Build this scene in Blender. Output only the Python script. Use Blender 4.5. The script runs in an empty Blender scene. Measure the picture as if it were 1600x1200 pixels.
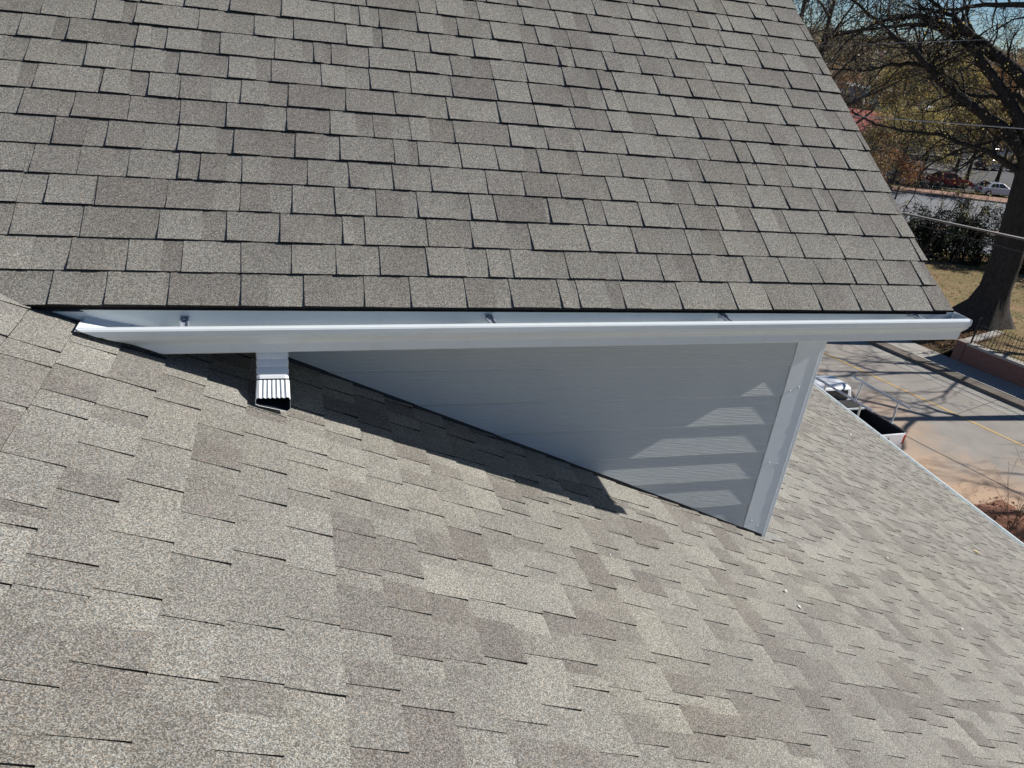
import bpy, math, random
import numpy as np
from mathutils import Vector, Matrix, noise
random.seed(7)
rnd = random.random
def ru(a, b): return a + (b - a) * random.random()
SC = bpy.context.scene

# ------------------------------------------------------------------ camera
yaw, pitch, roll, FPX = 0.3081, -0.4601, 0.1188, 1181.66
CAM = Vector((-2.5183, -2.8995, 2.5326))
F = Vector((math.sin(yaw) * math.cos(pitch), math.cos(yaw) * math.cos(pitch), math.sin(pitch)))
R0 = Vector((math.cos(yaw), -math.sin(yaw), 0)); U0 = R0.cross(F)
CR = math.cos(roll) * R0 + math.sin(roll) * U0
CU = -math.sin(roll) * R0 + math.cos(roll) * U0
cam_data = bpy.data.cameras.new('camera'); cam = bpy.data.objects.new('camera', cam_data)
SC.collection.objects.link(cam)
cam.matrix_world = Matrix(((CR.x, CU.x, -F.x, CAM.x), (CR.y, CU.y, -F.y, CAM.y), (CR.z, CU.z, -F.z, CAM.z), (0, 0, 0, 1)))
cam_data.sensor_width = 36; cam_data.lens = FPX / 1600 * 36
cam_data.clip_start = 0.05; cam_data.clip_end = 6000
SC.camera = cam
SC.render.resolution_x = 1024; SC.render.resolution_y = 768

# ------------------------------------------------------------------ light
SUN_EL = 0.5620
SUN = Vector((math.cos(SUN_EL), -0.034, math.sin(SUN_EL))).normalized()
sd = bpy.data.lights.new('sun', 'SUN'); sd.energy = 5.0; sd.angle = math.radians(0.5); sd.color = (1.0, 0.955, 0.89)
so = bpy.data.objects.new('sun', sd); SC.collection.objects.link(so)
so.rotation_euler = SUN.to_track_quat('Z', 'Y').to_euler(); so.location = (20, -2, 15)
W = bpy.data.worlds.new('World'); SC.world = W; W.use_nodes = True
wn = W.node_tree; wn.nodes.clear()
sky = wn.nodes.new('ShaderNodeTexSky'); sky.sky_type = 'NISHITA'; sky.sun_disc = False
sky.sun_elevation = SUN_EL; sky.sun_rotation = math.atan2(SUN.x, SUN.y)
sky.air_density = 1.0; sky.dust_density = 0.05; sky.ozone_density = 2.2; sky.altitude = 1500
bg = wn.nodes.new('ShaderNodeBackground'); bg.inputs['Strength'].default_value = 0.044
wo = wn.nodes.new('ShaderNodeOutputWorld')
tint = wn.nodes.new('ShaderNodeMix'); tint.data_type = 'RGBA'; tint.blend_type = 'MULTIPLY'; tint.inputs[0].default_value = 1.0
tint.inputs[7].default_value = (0.78, 0.98, 1.22, 1)
wn.links.new(sky.outputs[0], tint.inputs[6]); wn.links.new(tint.outputs[2], bg.inputs[0]); wn.links.new(bg.outputs[0], wo.inputs[0])
SC.view_settings.view_transform = 'Standard'; SC.view_settings.look = 'None'
SC.view_settings.gamma = 1.0; SC.view_settings.use_curve_mapping = False
SC.view_settings.exposure = 0.42

# ------------------------------------------------------------------ helpers
def link(o, parent=None):
    SC.collection.objects.link(o)
    if parent is not None: o.parent = parent
    return o

def tag(o, label=None, cat=None, group=None, kind=None):
    if label: o['label'] = label
    if cat: o['category'] = cat
    if group: o['group'] = group
    if kind: o['kind'] = kind
    return o

def empty(name, loc=(0, 0, 0), rz=0.0, parent=None):
    o = bpy.data.objects.new(name, None); o.empty_display_size = 0.2
    o.location = loc; o.rotation_euler = (0, 0, rz)
    return link(o, parent)

class MB:
    """collects geometry for ONE mesh"""
    def __init__(self): self.v = []; self.f = []; self.m = []; self.c = []
    def face(self, pts, mi=0, col=None):
        n = len(self.v); self.v.extend([tuple(p) for p in pts]); self.f.append(tuple(range(n, n + len(pts)))); self.m.append(mi)
        self.c.append(col)
    def add(self, verts, faces, mi=0, col=None):
        n = len(self.v); self.v.extend([tuple(p) for p in verts])
        for f in faces: self.f.append(tuple(i + n for i in f)); self.m.append(mi); self.c.append(col)
    def box(self, a, b, mi=0, M=None, col=None):
        x0, y0, z0 = a; x1, y1, z1 = b
        vs = [(x0, y0, z0), (x1, y0, z0), (x1, y1, z0), (x0, y1, z0), (x0, y0, z1), (x1, y0, z1), (x1, y1, z1), (x0, y1, z1)]
        if M is not None: vs = [tuple(M @ Vector(p)) for p in vs]
        self.add(vs, [(3, 2, 1, 0), (4, 5, 6, 7), (0, 1, 5, 4), (1, 2, 6, 5), (2, 3, 7, 6), (3, 0, 4, 7)], mi, col)
    def tube(self, pts, rad, n=6, mi=0, cap=True, col=None):
        pts = [Vector(p) for p in pts]
        if not isinstance(rad, (list, tuple)): rad = [rad] * len(pts)
        base = len(self.v); prev = None
        for i, p in enumerate(pts):
            d = (pts[min(i + 1, len(pts) - 1)] - pts[max(i - 1, 0)])
            if d.length < 1e-9: d = Vector((0, 0, 1))
            d.normalize()
            if prev is None:
                a = d.orthogonal().normalized()
            else:
                a = prev - d * prev.dot(d)
                a = a.normalized() if a.length > 1e-6 else d.orthogonal().normalized()
            prev = a; b = d.cross(a)
            for k in range(n):
                t = 2 * math.pi * k / n
                self.v.append(tuple(p + (a * math.cos(t) + b * math.sin(t)) * rad[i]))
        for i in range(len(pts) - 1):
            for k in range(n):
                k2 = (k + 1) % n
                self.f.append((base + i * n + k, base + i * n + k2, base + (i + 1) * n + k2, base + (i + 1) * n + k)); self.m.append(mi); self.c.append(col)
        if cap:
            self.f.append(tuple(base + k for k in range(n))[::-1]); self.m.append(mi); self.c.append(col)
            self.f.append(tuple(base + (len(pts) - 1) * n + k for k in range(n))); self.m.append(mi); self.c.append(col)
    def build(self, name, mats, parent=None, smooth=False):
        me = bpy.data.meshes.new(name); me.from_pydata(self.v, [], self.f)
        if not isinstance(mats, (list, tuple)): mats = [mats]
        for m in mats: me.materials.append(m)
        if len(mats) > 1: me.polygons.foreach_set('material_index', self.m)
        if smooth: me.polygons.foreach_set('use_smooth', [True] * len(self.f))
        if any(c is not None for c in self.c):
            at = me.color_attributes.new('tone', 'FLOAT_COLOR', 'CORNER'); buf = []
            for f, c in zip(self.f, self.c):
                if c is None: buf.extend((0.5, 0.5, 0.5, 1) * len(f))
                elif isinstance(c, list):
                    for q in c: buf.extend((q[0], q[1], q[2], 1))
                else: buf.extend((c[0], c[1], c[2], 1) * len(f))
            at.data.foreach_set('color', buf)
        me.update()
        return link(bpy.data.objects.new(name, me), parent)

def np_mesh(name, V, Fq, mats, parent=None, tone=None):
    """fast quad/tri mesh: V (n,3), Fq (m,k)"""
    me = bpy.data.meshes.new(name); m, k = Fq.shape
    me.vertices.add(len(V)); me.vertices.foreach_set('co', V.astype(np.float32).ravel())
    me.loops.add(m * k); me.loops.foreach_set('vertex_index', Fq.astype(np.int32).ravel())
    me.polygons.add(m); me.polygons.foreach_set('loop_start', np.arange(0, m * k, k, dtype=np.int32))
    me.polygons.foreach_set('loop_total', np.full(m, k, dtype=np.int32))
    for q in (mats if isinstance(mats, (list, tuple)) else [mats]): me.materials.append(q)
    if tone is not None:
        at = me.color_attributes.new('tone', 'FLOAT_COLOR', 'CORNER')
        t = np.repeat(tone, k, axis=0); t = np.concatenate([t, np.ones((len(t), 1))], 1)
        at.data.foreach_set('color', t.astype(np.float32).ravel())
    me.update(calc_edges=True); me.validate()
    return link(bpy.data.objects.new(name, me), parent)

# ------------------------------------------------------------------ materials
class NT:
    def __init__(self, name):
        self.m = bpy.data.materials.new(name); self.m.use_nodes = True; self.t = self.m.node_tree
        self.b = self.t.nodes['Principled BSDF']; self.geo = self.t.nodes.new('ShaderNodeNewGeometry')
        self.pos = self.geo.outputs['Position']
    def n(self, typ, **kw):
        nd = self.t.nodes.new(typ)
        for k, v in kw.items(): setattr(nd, k, v)
        return nd
    def l(self, a, b): self.t.links.new(a, b)
    def vec(self, scale=(1, 1, 1), rot=(0, 0, 0), src=None):
        mp = self.n('ShaderNodeMapping'); mp.inputs['Scale'].default_value = scale; mp.inputs['Rotation'].default_value = rot
        self.l(src or self.pos, mp.inputs['Vector']); return mp.outputs[0]
    def noise(self, scale, detail=2, rough=0.5, vec=None, dist=0.0):
        nd = self.n('ShaderNodeTexNoise'); nd.inputs['Scale'].default_value = scale; nd.inputs['Detail'].default_value = detail
        nd.inputs['Roughness'].default_value = rough; nd.inputs['Distortion'].default_value = dist
        self.l(vec or self.pos, nd.inputs['Vector']); return nd.outputs[0]
    def vor(self, scale, vec=None, feature='F1', out='Color'):
        nd = self.n('ShaderNodeTexVoronoi', feature=feature); nd.inputs['Scale'].default_value = scale
        self.l(vec or self.pos, nd.inputs['Vector']); return nd.outputs[out]
    def ramp(self, src, stops, interp='LINEAR'):
        r = self.n('ShaderNodeValToRGB'); r.color_ramp.interpolation = interp; e = r.color_ramp.elements
        while len(e) < len(stops): e.new(0.5)
        for x, (p, c) in zip(e, stops):
            x.position = p; x.color = (c[0], c[1], c[2], 1) if isinstance(c, (tuple, list)) else (c, c, c, 1)
        self.l(src, r.inputs[0]); return r.outputs[0]
    def mr(self, src, a, b, c, d, clamp=True):
        r = self.n('ShaderNodeMapRange', clamp=clamp)
        for i, q in enumerate((a, b, c, d)): r.inputs[i + 1].default_value = q
        self.l(src, r.inputs[0]); return r.outputs[0]
    def mix(self, fac, a, b, mode='MIX'):
        mx = self.n('ShaderNodeMix', data_type='RGBA', blend_type=mode)
        for s, q in ((0, fac), (6, a), (7, b)):
            if hasattr(q, 'is_linked') or hasattr(q, 'links'): self.l(q, mx.inputs[s])
            elif s == 0: mx.inputs[0].default_value = q
            else: mx.inputs[s].default_value = (q[0], q[1], q[2], 1) if isinstance(q, (tuple, list)) else (q, q, q, 1)
        return mx.outputs[2]
    def math(self, op, a, b=None):
        m = self.n('ShaderNodeMath', operation=op)
        for i, q in enumerate((a, b)):
            if q is None: continue
            if isinstance(q, (int, float)): m.inputs[i].default_value = q
            else: self.l(q, m.inputs[i])
        return m.outputs[0]
    def sep(self, src, ch=0):
        s = self.n('ShaderNodeSeparateColor'); self.l(src, s.inputs[0]); return s.outputs[ch]
    def attr(self, name='tone'):
        a = self.n('ShaderNodeAttribute'); a.attribute_name = name; return a.outputs['Color']
    def bump(self, h, strength=0.5, dist=0.002):
        b = self.n('ShaderNodeBump'); b.inputs['Strength'].default_value = strength; b.inputs['Distance'].default_value = dist
        self.l(h, b.inputs['Height']); self.l(b.outputs[0], self.b.inputs['Normal'])
    def fin(self, col=None, rough=0.8, metal=0.0, spec=0.5):
        if col is not None:
            if isinstance(col, (tuple, list)): self.b.inputs['Base Color'].default_value = (*col[:3], 1)
            else: self.l(col, self.b.inputs['Base Color'])
        if isinstance(rough, (int, float)): self.b.inputs['Roughness'].default_value = rough
        else: self.l(rough, self.b.inputs['Roughness'])
        self.b.inputs['Metallic'].default_value = metal
        self.b.inputs['Specular IOR Level'].default_value = spec
        return self.m

def simple(name, col, rough=0.6, metal=0.0, spec=0.5, var=0.12, scale=8.0, bump=0.0):
    k = NT(name); f = k.noise(scale, 4, 0.6)
    c = k.mix(k.mr(f, 0.3, 0.7, 0, 1), tuple(x * (1 - var) for x in col), tuple(min(1, x * (1 + var)) for x in col))
    if bump: k.bump(k.noise(scale * 6, 3), 0.6, bump)
    return k.fin(c, rough, metal, spec)

def granule_mat():
    k = NT('asphalt_shingle_granules'); tone = k.attr()
    v1 = k.vor(430); g1 = k.sep(v1, 0); g2 = k.sep(v1, 1)
    n1 = k.noise(190, 2, 0.7)
    f = k.mr(k.math('POWER', g1, 1.5), 0, 1, 0.46, 1.95)
    f2 = k.mr(n1, 0.32, 0.68, 0.80, 1.20)
    big = k.mr(k.noise(2.3, 4, 0.6), 0.3, 0.7, 0.93, 1.07)
    m = k.math('MULTIPLY', k.math('MULTIPLY', f, f2), big)
    tint = k.ramp(g2, [(0, (1.04, 0.96, 0.88)), (0.35, (0.98, 0.99, 0.97)), (0.7, (0.94, 1.0, 1.05)), (1, (1.10, 1.01, 0.84))], 'CONSTANT')
    c = k.mix(1.0, tone, tint, 'MULTIPLY')
    st = k.mr(k.noise(1.1, 5, .7), .45, .72, 0, .55); c = k.mix(st, c, k.mix(1.0, c, (1.04, 1.03, .94), 'MULTIPLY'))
    sc_ = k.mr(k.noise(6, 6, .75), .60, .78, 0, .35); c = k.mix(sc_, c, (.33, .32, .28))
    vm = k.n('ShaderNodeVectorMath', operation='SCALE'); k.l(c, vm.inputs[0]); k.l(m, vm.inputs['Scale'])
    k.bump(k.sep(v1, 2), 0.55, 0.0011)
    return k.fin(vm.outputs[0], 0.92, 0, 0.25)
M = {}
M['gran'] = granule_mat()
M['asph'] = simple('asphalt_edge', (0.022, 0.021, 0.021), 0.95, 0, 0.2, 0.3, 60)
M['felt'] = simple('roof_underlay', (0.012, 0.012, 0.013), 0.95, 0, 0.1)

def siding_mat():
    k = NT('cement_siding_paint')
    wv = k.n('ShaderNodeTexWave', wave_type='BANDS', bands_direction='Z', wave_profile='SIN')
    wv.inputs['Scale'].default_value = 12; wv.inputs['Distortion'].default_value = 5.5; wv.inputs['Detail'].default_value = 3
    wv.inputs['Detail Scale'].default_value = 1.0; wv.inputs['Detail Roughness'].default_value = 0.55
    k.l(k.vec((0.55, 1, 3.2)), wv.inputs['Vector'])
    st = k.noise(60, 3, 0.6, k.vec((0.25, 1, 3.0)))
    h = k.math('ADD', k.math('MULTIPLY', wv.outputs[0], 0.8), k.math('MULTIPLY', st, 0.5))
    k.bump(h, 0.8, 0.0020)
    f = k.noise(3, 3)
    c = k.mix(k.mr(f, 0.3, 0.7, 0, 1), (0.56, 0.60, 0.615), (0.60, 0.64, 0.65))
    return k.fin(c, 0.55, 0, 0.4)
M['siding'] = siding_mat()

def trim_mat():
    k = NT('trim_paint'); f = k.noise(25, 4, 0.6); st = k.noise(40, 3, 0.6, k.vec((3, 3, 0.4)))
    c = k.mix(k.mr(f, 0.3, 0.7, 0, 1), (0.79, 0.84, 0.87), (0.82, 0.87, 0.89))
    k.bump(k.math('ADD', st, k.noise(160, 2)), 0.35, 0.0005)
    return k.fin(c, 0.45, 0, 0.4)
M['trim'] = trim_mat()

def gutter_mat():
    k = NT('white_aluminium_coating'); f = k.noise(3, 4, 0.6, k.vec((0.6, 4, 4)))
    dirt = k.noise(14, 5, 0.65)
    c = k.mix(k.mr(dirt, 0.55, 0.8, 0, 0.35), (0.81, 0.865, 0.875), (0.62, 0.61, 0.57))
    k.bump(k.noise(5, 2, 0.5, k.vec((0.8, 3, 3))), 0.25, 0.004)
    return k.fin(c, k.mr(f, 0.3, 0.7, 0.16, 0.28), 0.0, 0.8)
M['gutter'] = gutter_mat()
M['alu'] = simple('mill_aluminium', (0.62, 0.65, 0.72), 0.35, 0.55, 0.5, 0.06, 20)
M['steel'] = simple('galvanised_steel', (0.45, 0.46, 0.48), 0.4, 1.0, 0.5, 0.15, 30)
M['flash'] = simple('dark_flashing', (0.02, 0.021, 0.023), 0.6)
M['greyflash'] = simple('grey_flashing', (0.19, 0.19, 0.185), 0.6, 0.0, 0.5)
M['white'] = simple('white_paint', (0.77, 0.81, 0.82), 0.4)
M['caulk'] = simple('caulk', (0.70, 0.70, 0.68), 0.5, 0, 0.4, 0.05, 60)

# ------------------------------------------------------------------ roof geometry
P, Q, E = 0.4205, 0.5825, 0.143
TP = math.tan(P)
S0 = -2.8102                      # down-slope distance of a course line on the main roof
EAVE_S = S0 + 64 * E              # lower edge of the main roof
YE, HE, XR = -0.3205, 1.5112, 0.34
house = empty('house', (0, 2.4, -10))
tag(house, 'grey shingled house with a small dormer, white gutters and grey lap siding, filling the foreground', 'house')
HOFF = Matrix.Translation((0, -2.4, 10))
def hpart(o, parent=None):
    o.parent = parent or house
    if parent is None: o.matrix_parent_inverse = HOFF
    return o

PAL = [((0.231, 0.2235, 0.204), 6), ((0.213, 0.2045, 0.187), 5), ((0.188, 0.178, 0.163), 4), ((0.172, 0.160, 0.147), 3), ((0.247, 0.239, 0.216), 2)]
PALW = [c for c, w in PAL for _ in range(w)]
def tones():
    a = random.choice(PALW); b = random.choice(PALW)
    j = ru(0.95, 1.05); j2 = ru(.95, 1.05); return tuple(x * j for x in a), tuple(x * j2 for x in b)

class Frame:
    def __init__(s, O, u, v, w): s.O, s.u, s.v, s.w = Vector(O), Vector(u), Vector(v), Vector(w)
    def __call__(s, a, b, c): return s.O + s.u * a + s.v * b + s.w * c
DORM = Frame((0, YE, HE), (1, 0, 0), (0, math.cos(Q), math.sin(Q)), (0, -math.sin(Q), math.cos(Q)))
MAIN = Frame((0, 0, 0), (0, 1, 0), (-math.cos(P), 0, math.sin(P)), (math.sin(P), 0, math.cos(P)))

def cell(fr, u0, u1, u2, vb, lift, ta, tb, tooth=0.0042, mb=None, clip=None, dark_top=0.78, reach=0.03):
    """one laminated tab: a raised tooth u0..u1 and the lower ply u1..u2 beside it"""
    mb = mb or MB()
    if clip: u0, u1, u2 = max(u0, clip[0]), min(max(u1, clip[0]), clip[1]), min(u2, clip[1])
    vt = vb + E + reach; vm = vb + E * 0.5
    wob = [ru(-0.0007, 0.0007) for _ in range(3)] + [ru(-.0016, .0016)]
    def top(v, j=0): return (0.0056 + lift) * (1 - (v - vb) / (E + 0.02)) + 0.0030
    def pt(u, v, w): return fr(u, v, w)
    gap = 0.0005
    # lower ply: over the full width, butt face dark
    a0, a1 = u0 + gap, u2 - gap
    segs = [(a0, vb + wob[0] * .6), ((a0 + a1) / 2, vb + wob[1] * .6), (a1, vb + wob[2] * .6)]
    w0 = top(vb); wm = top(vm); wt = top(vt) * 0.5
    def shade(c, f): return tuple(x * f for x in c)
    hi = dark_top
    for i in range(2):
        (ua, va), (ub, vbb) = segs[i], segs[i + 1]
        la = w0 + wob[i] ; lb = w0 + wob[i + 1]
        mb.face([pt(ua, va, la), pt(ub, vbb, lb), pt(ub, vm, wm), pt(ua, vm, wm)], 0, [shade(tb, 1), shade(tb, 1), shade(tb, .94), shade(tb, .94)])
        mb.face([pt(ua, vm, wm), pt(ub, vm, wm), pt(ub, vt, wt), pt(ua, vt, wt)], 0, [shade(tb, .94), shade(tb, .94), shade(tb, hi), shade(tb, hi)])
        mb.face([pt(ua, va, -.002), pt(ub, vbb, -.002), pt(ub, vbb, lb), pt(ua, va, la)], 1, (0.5, .5, .5))
    mb.face([pt(a0, vb, -.002), pt(a0, vb, w0 + wob[0]), pt(a0, vm, wm), pt(a0, vt, wt), pt(a0, vt, -.002)], 1, (.5, .5, .5))
    mb.face([pt(a1, vb, -.002), pt(a1, vt, -.002), pt(a1, vt, wt), pt(a1, vm, wm), pt(a1, vb, w0 + wob[2])], 1, (.5, .5, .5))
    # tooth
    if u1 - u0 > 0.02:
        sl = ru(-0.004, 0.004); t = tooth * ru(0.55, 1.3); fv = vb - 0.0012 + wob[3]
        b0, b1 = u0 + gap * .5, u1
        t0 = w0 + t + max(wob[0], 0) + abs(wob[3]); tm = wm + t * .95; tt = wt + t * .8
        curl = ru(0, 0.0028)
        g = ru(0.9, 1.0)
        tl = tuple(x * ru(.93, 1.07) for x in [1] * 1)[0]; tq = shade(ta, tl)
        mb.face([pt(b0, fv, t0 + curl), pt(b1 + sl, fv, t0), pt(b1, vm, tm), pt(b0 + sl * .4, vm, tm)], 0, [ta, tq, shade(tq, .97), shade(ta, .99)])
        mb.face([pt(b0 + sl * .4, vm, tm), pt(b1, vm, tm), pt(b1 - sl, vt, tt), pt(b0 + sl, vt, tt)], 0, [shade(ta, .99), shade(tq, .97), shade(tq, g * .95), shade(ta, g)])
        mb.face([pt(b0, fv, w0 - .004), pt(b1 + sl, fv, w0 - .004), pt(b1 + sl, fv, t0), pt(b0, fv, t0 + curl)], 1, (.5, .5, .5))
        mb.face([pt(b0, fv, w0 - .006), pt(b0, fv, t0 + curl), pt(b0 + sl * .4, vm, tm), pt(b0 + sl, vt, tt), pt(b0 + sl, vt, wt - .004), pt(b0, vm, wm - .004)], 1, (.5, .5, .5))
        mb.face([pt(b1 + sl, fv, w0 - .006), pt(b1, vm, wm - .004), pt(b1 - sl, vt, wt - .004), pt(b1 - sl, vt, tt), pt(b1, vm, tm), pt(b1 + sl, fv, t0)], 1, (.5, .5, .5))
    return mb

def run_cells(ua, ub, seed):
    """break a course into (u0,u1,u2) cells, with strip joints about every metre"""
    st = random.getstate(); random.seed(seed)
    out = []; u = ua - ru(0, 0.3)
    while u < ub:
        wdt = random.choice([0.19, 0.215, 0.235, 0.26, 0.285, 0.205]) * ru(.79, .90)
        if random.random() < 0.08: wdt = ru(0.07, 0.12)
        t = ru(0.42, 0.72) if random.random() < 0.8 else ru(.9, .98)
        out.append((u, u + wdt * t, u + wdt)); u += wdt
    random.setstate(st); return out

def px(p):
    d = Vector(p) - CAM; z = d.dot(F)
    if z <= 0.1: return None
    return 800 + FPX * d.dot(CR) / z, 600 - FPX * d.dot(CU) / z, d.length

# ---- dormer roof
NC = 19
dr = empty('dormer_roof'); hpart(dr)
mb = MB(); RIDGE_V = NC * E + 0.02
ridge = DORM(0, RIDGE_V, 0)
XV = lambda v: -(HE + math.sin(Q) * v) / TP          # x where this plane meets the main roof
pts = [DORM(XV(0) - .15, .012, -.004), DORM(XR - .012, .012, -.004), DORM(XR - .012, RIDGE_V, -.004), DORM(XV(RIDGE_V) - .15, RIDGE_V, -.004)]
lo = [p - Vector((0, 0, 0.02)) for p in pts]
mb.add(pts + lo, [(0, 1, 2, 3), (7, 6, 5, 4), (0, 4, 5, 1), (1, 5, 6, 2), (2, 6, 7, 3), (3, 7, 4, 0)])
# mirrored far slope
mir = lambda p: Vector((p.x, 2 * ridge.y - p.y, p.z))
p2 = [mir(p) for p in pts]; l2 = [mir(p) for p in lo]
mb.add(p2 + l2, [(3, 2, 1, 0), (4, 5, 6, 7), (1, 5, 4, 0), (2, 6, 5, 1), (3, 7, 6, 2), (0, 4, 7, 3)])
hpart(mb.build('roof_deck', M['felt']), dr)
cand = []
for k in range(NC):
    xl = XV(k * E) - 0.35
    for c in run_cells(xl, XR, 100 + k):
        if c[0] > XR - .01: continue
        cand.append((k, c))
def area_rank(fr, u0, u2, vb, xlim=None):
    ctr = fr((u0 + u2) / 2, vb + E / 2, .01); q = px(ctr)
    if q is None: return 0
    a = px(fr(u0, vb, .01)); b = px(fr(u2, vb, .01)); c = px(fr(u0, vb + E, .01))
    if not (a and b and c): return 0
    ar = abs((b[0] - a[0]) * (c[1] - a[1]) - (b[1] - a[1]) * (c[0] - a[0]))
    if not (-30 < q[0] < 1630 and -20 < q[1] < 1225): ar *= 0.01
    return ar
cand.sort(key=lambda t: -area_rank(DORM, t[1][0], t[1][2], t[0] * E))
rest = MB()
for i, (k, c) in enumerate(cand):
    ta, tb = [tuple(.72 * q + .28 * m_q for q, m_q in zip(t_, (.212, .204, .187))) for t_ in tones()]
    lo_x = XV(k * E) - 0.30
    cl = (lo_x, XR - ru(0, .004))
    if min(c[2], cl[1]) - max(c[0], cl[0]) < .015: continue
    # dormer tab: the small tooth sits at the LEFT of each cell, its left side throws the thin shadow
    m = cell(DORM, c[0], c[1], c[2], k * E + .0018 * noise.noise(Vector((c[0] * 2.1, k * 7.7, 0))), .0022 * noise.noise(Vector((c[0] * 1.7, k * 3.3, 5))), ta, tb, 0.0024, rest if i >= 298 else None, cl)
    if i < 298: hpart(m.build('shingle', [M['gran'], M['asph']]), dr)
# mirrored far slope: shingles as one joined part
for k in range(NC):
    for c in run_cells(-3.2, XR, 700 + k):
        ta, tb = tones(); c0 = (max(c[0], -5), min(c[1], XR), min(c[2], XR))
        if c0[2] - c0[0] < .02: continue
        t = MB(); cell(DORM, *c0, k * E, 0, ta, tb, 0.0045, t)
        rest.add([mir(Vector(p)) for p in t.v], [], 0); n0 = len(rest.v) - len(t.v)
        for f, mi, cc in zip(t.f, t.m, t.c):
            rest.f.append(tuple(j + n0 for j in f[::-1])); rest.m.append(mi); rest.c.append(cc[::-1] if isinstance(cc, list) else cc)
o = rest.build('shingle_field', [M['gran'], M['asph']]); hpart(o, dr); tag(o, kind='stuff')
# ridge caps
for i in range(26):
    x = XR - 0.02 - i * 0.143
    if x < -4.2: break
    ta, _ = tones(); mb = MB(); r = ridge
    dn = Vector((0, -math.cos(Q), -math.sin(Q))) * .15; dp = Vector((0, math.cos(Q), -math.sin(Q))) * .15
    a0 = r + Vector((x - r.x, 0, .026)); a1 = r + Vector((x - r.x - .17, 0, .012))
    t3 = Vector((0, 0, -.006))
    for dd, flip in ((dn, False), (dp, True)):
        q = [a0, a1, a1 + dd, a0 + dd]
        if flip: q = q[::-1]
        mb.face(q, 0, ta)
    mb.face([a0, a0 + dn, a0 + dn + t3, a0 + t3], 1, (.5, .5, .5)); mb.face([a0 + dp, a0, a0 + t3, a0 + dp + t3], 1, (.5, .5, .5))
    hpart(mb.build('ridge_cap', [M['gran'], M['asph']]), dr)

# ---- main roof
mr_ = empty('main_roof'); hpart(mr_)
Y0, Y1 = -6.0, 11.0
RID_S = S0 - 22 * E
mb = MB()
pts = [MAIN(Y0 + .02, -EAVE_S + .02, -.004), MAIN(Y1 - .02, -EAVE_S + .02, -.004), MAIN(Y1 - .02, -RID_S, -.004), MAIN(Y0 + .02, -RID_S, -.004)]
lo = [p - Vector((0, 0, .02)) for p in pts]
F6 = [(0, 1, 2, 3), (7, 6, 5, 4), (0, 4, 5, 1), (1, 5, 6, 2), (2, 6, 7, 3), (3, 7, 4, 0)]
mb.add(pts + lo, F6)
XRD = pts[2].x; mx = lambda p: Vector((2 * XRD - p.x, p.y, p.z))
mb.add([mx(p) for p in pts + lo], [f[::-1] for f in F6])
hpart(mb.build('roof_deck', M['felt']), mr_)
cand = []
NM = 64 + 22
DW = 2 * (ridge.y - YE) + YE     # far dormer wall y
for k in range(NM):
    s_low = EAVE_S - k * E; vb = -s_low
    x = s_low * math.cos(P)
    for c in run_cells(Y0, Y1, 3000 + k):
        if c[0] > Y1 - .05: continue
        c = (max(c[0], Y0), min(c[1], Y1), min(c[2], Y1))
        mid = (c[0] + c[2]) / 2
        if x < -0.05 and c[0] > 0.03 and mid < 4.6 and x > -6: continue     # inside the dormer
        cand.append((vb, c, k))
cand.sort(key=lambda t: -area_rank(MAIN, t[1][0], t[1][2], t[0]))
rest = MB()
for i, (vb, c, k) in enumerate(cand):
    ta, tb = tones()
    # mirrored so the raised tooth is at the far side: its near side edge shows as the thin dark line
    m = cell(MAIN, c[0], c[1], c[2], vb + .0022 * noise.noise(Vector((c[0] * 2.1, k * 7.7, 9))), .0016 * noise.noise(Vector((c[0] * 1.7, k * 3.3, 2))), ta, tb, 0.0026, rest if i >= 300 else None, None, 0.9)
    if i < 300: hpart(m.build('shingle', [M['gran'], M['asph']]), mr_)
o = rest.build('shingle_field', [M['gran'], M['asph']]); hpart(o, mr_); tag(o, kind='stuff')
# back slope of main roof
mb = MB()
for k in range(20):
    b0 = k * .3
    mb.face([mx(MAIN(Y0, -RID_S - b0 - .3, .012)), mx(MAIN(Y1, -RID_S - b0 - .3, .012)), mx(MAIN(Y1, -RID_S - b0, .004)), mx(MAIN(Y0, -RID_S - b0, .004))][::-1], 0, (.2, .19, .18))
o = mb.build('back_slope', [M['gran']]); hpart(o, mr_)
mb = MB()
for i in range(60):
    y = Y0 + i * .29; t, _ = tones()
    if y > Y1 - .3: break
    a = Vector((XRD, y, pts[2].z + .03)); b = Vector((XRD, y + .32, pts[2].z + .02))
    for sx in (1, -1):
        d = Vector((sx * math.cos(P), 0, -math.sin(P))) * .15
        q = [a, a + d, b + d, b]; mb.face(q if sx > 0 else q[::-1], 0, t)
o = mb.build('ridge_cap_run', [M['gran'], M['asph']]); hpart(o, mr_); tag(o, kind='stuff')

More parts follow.
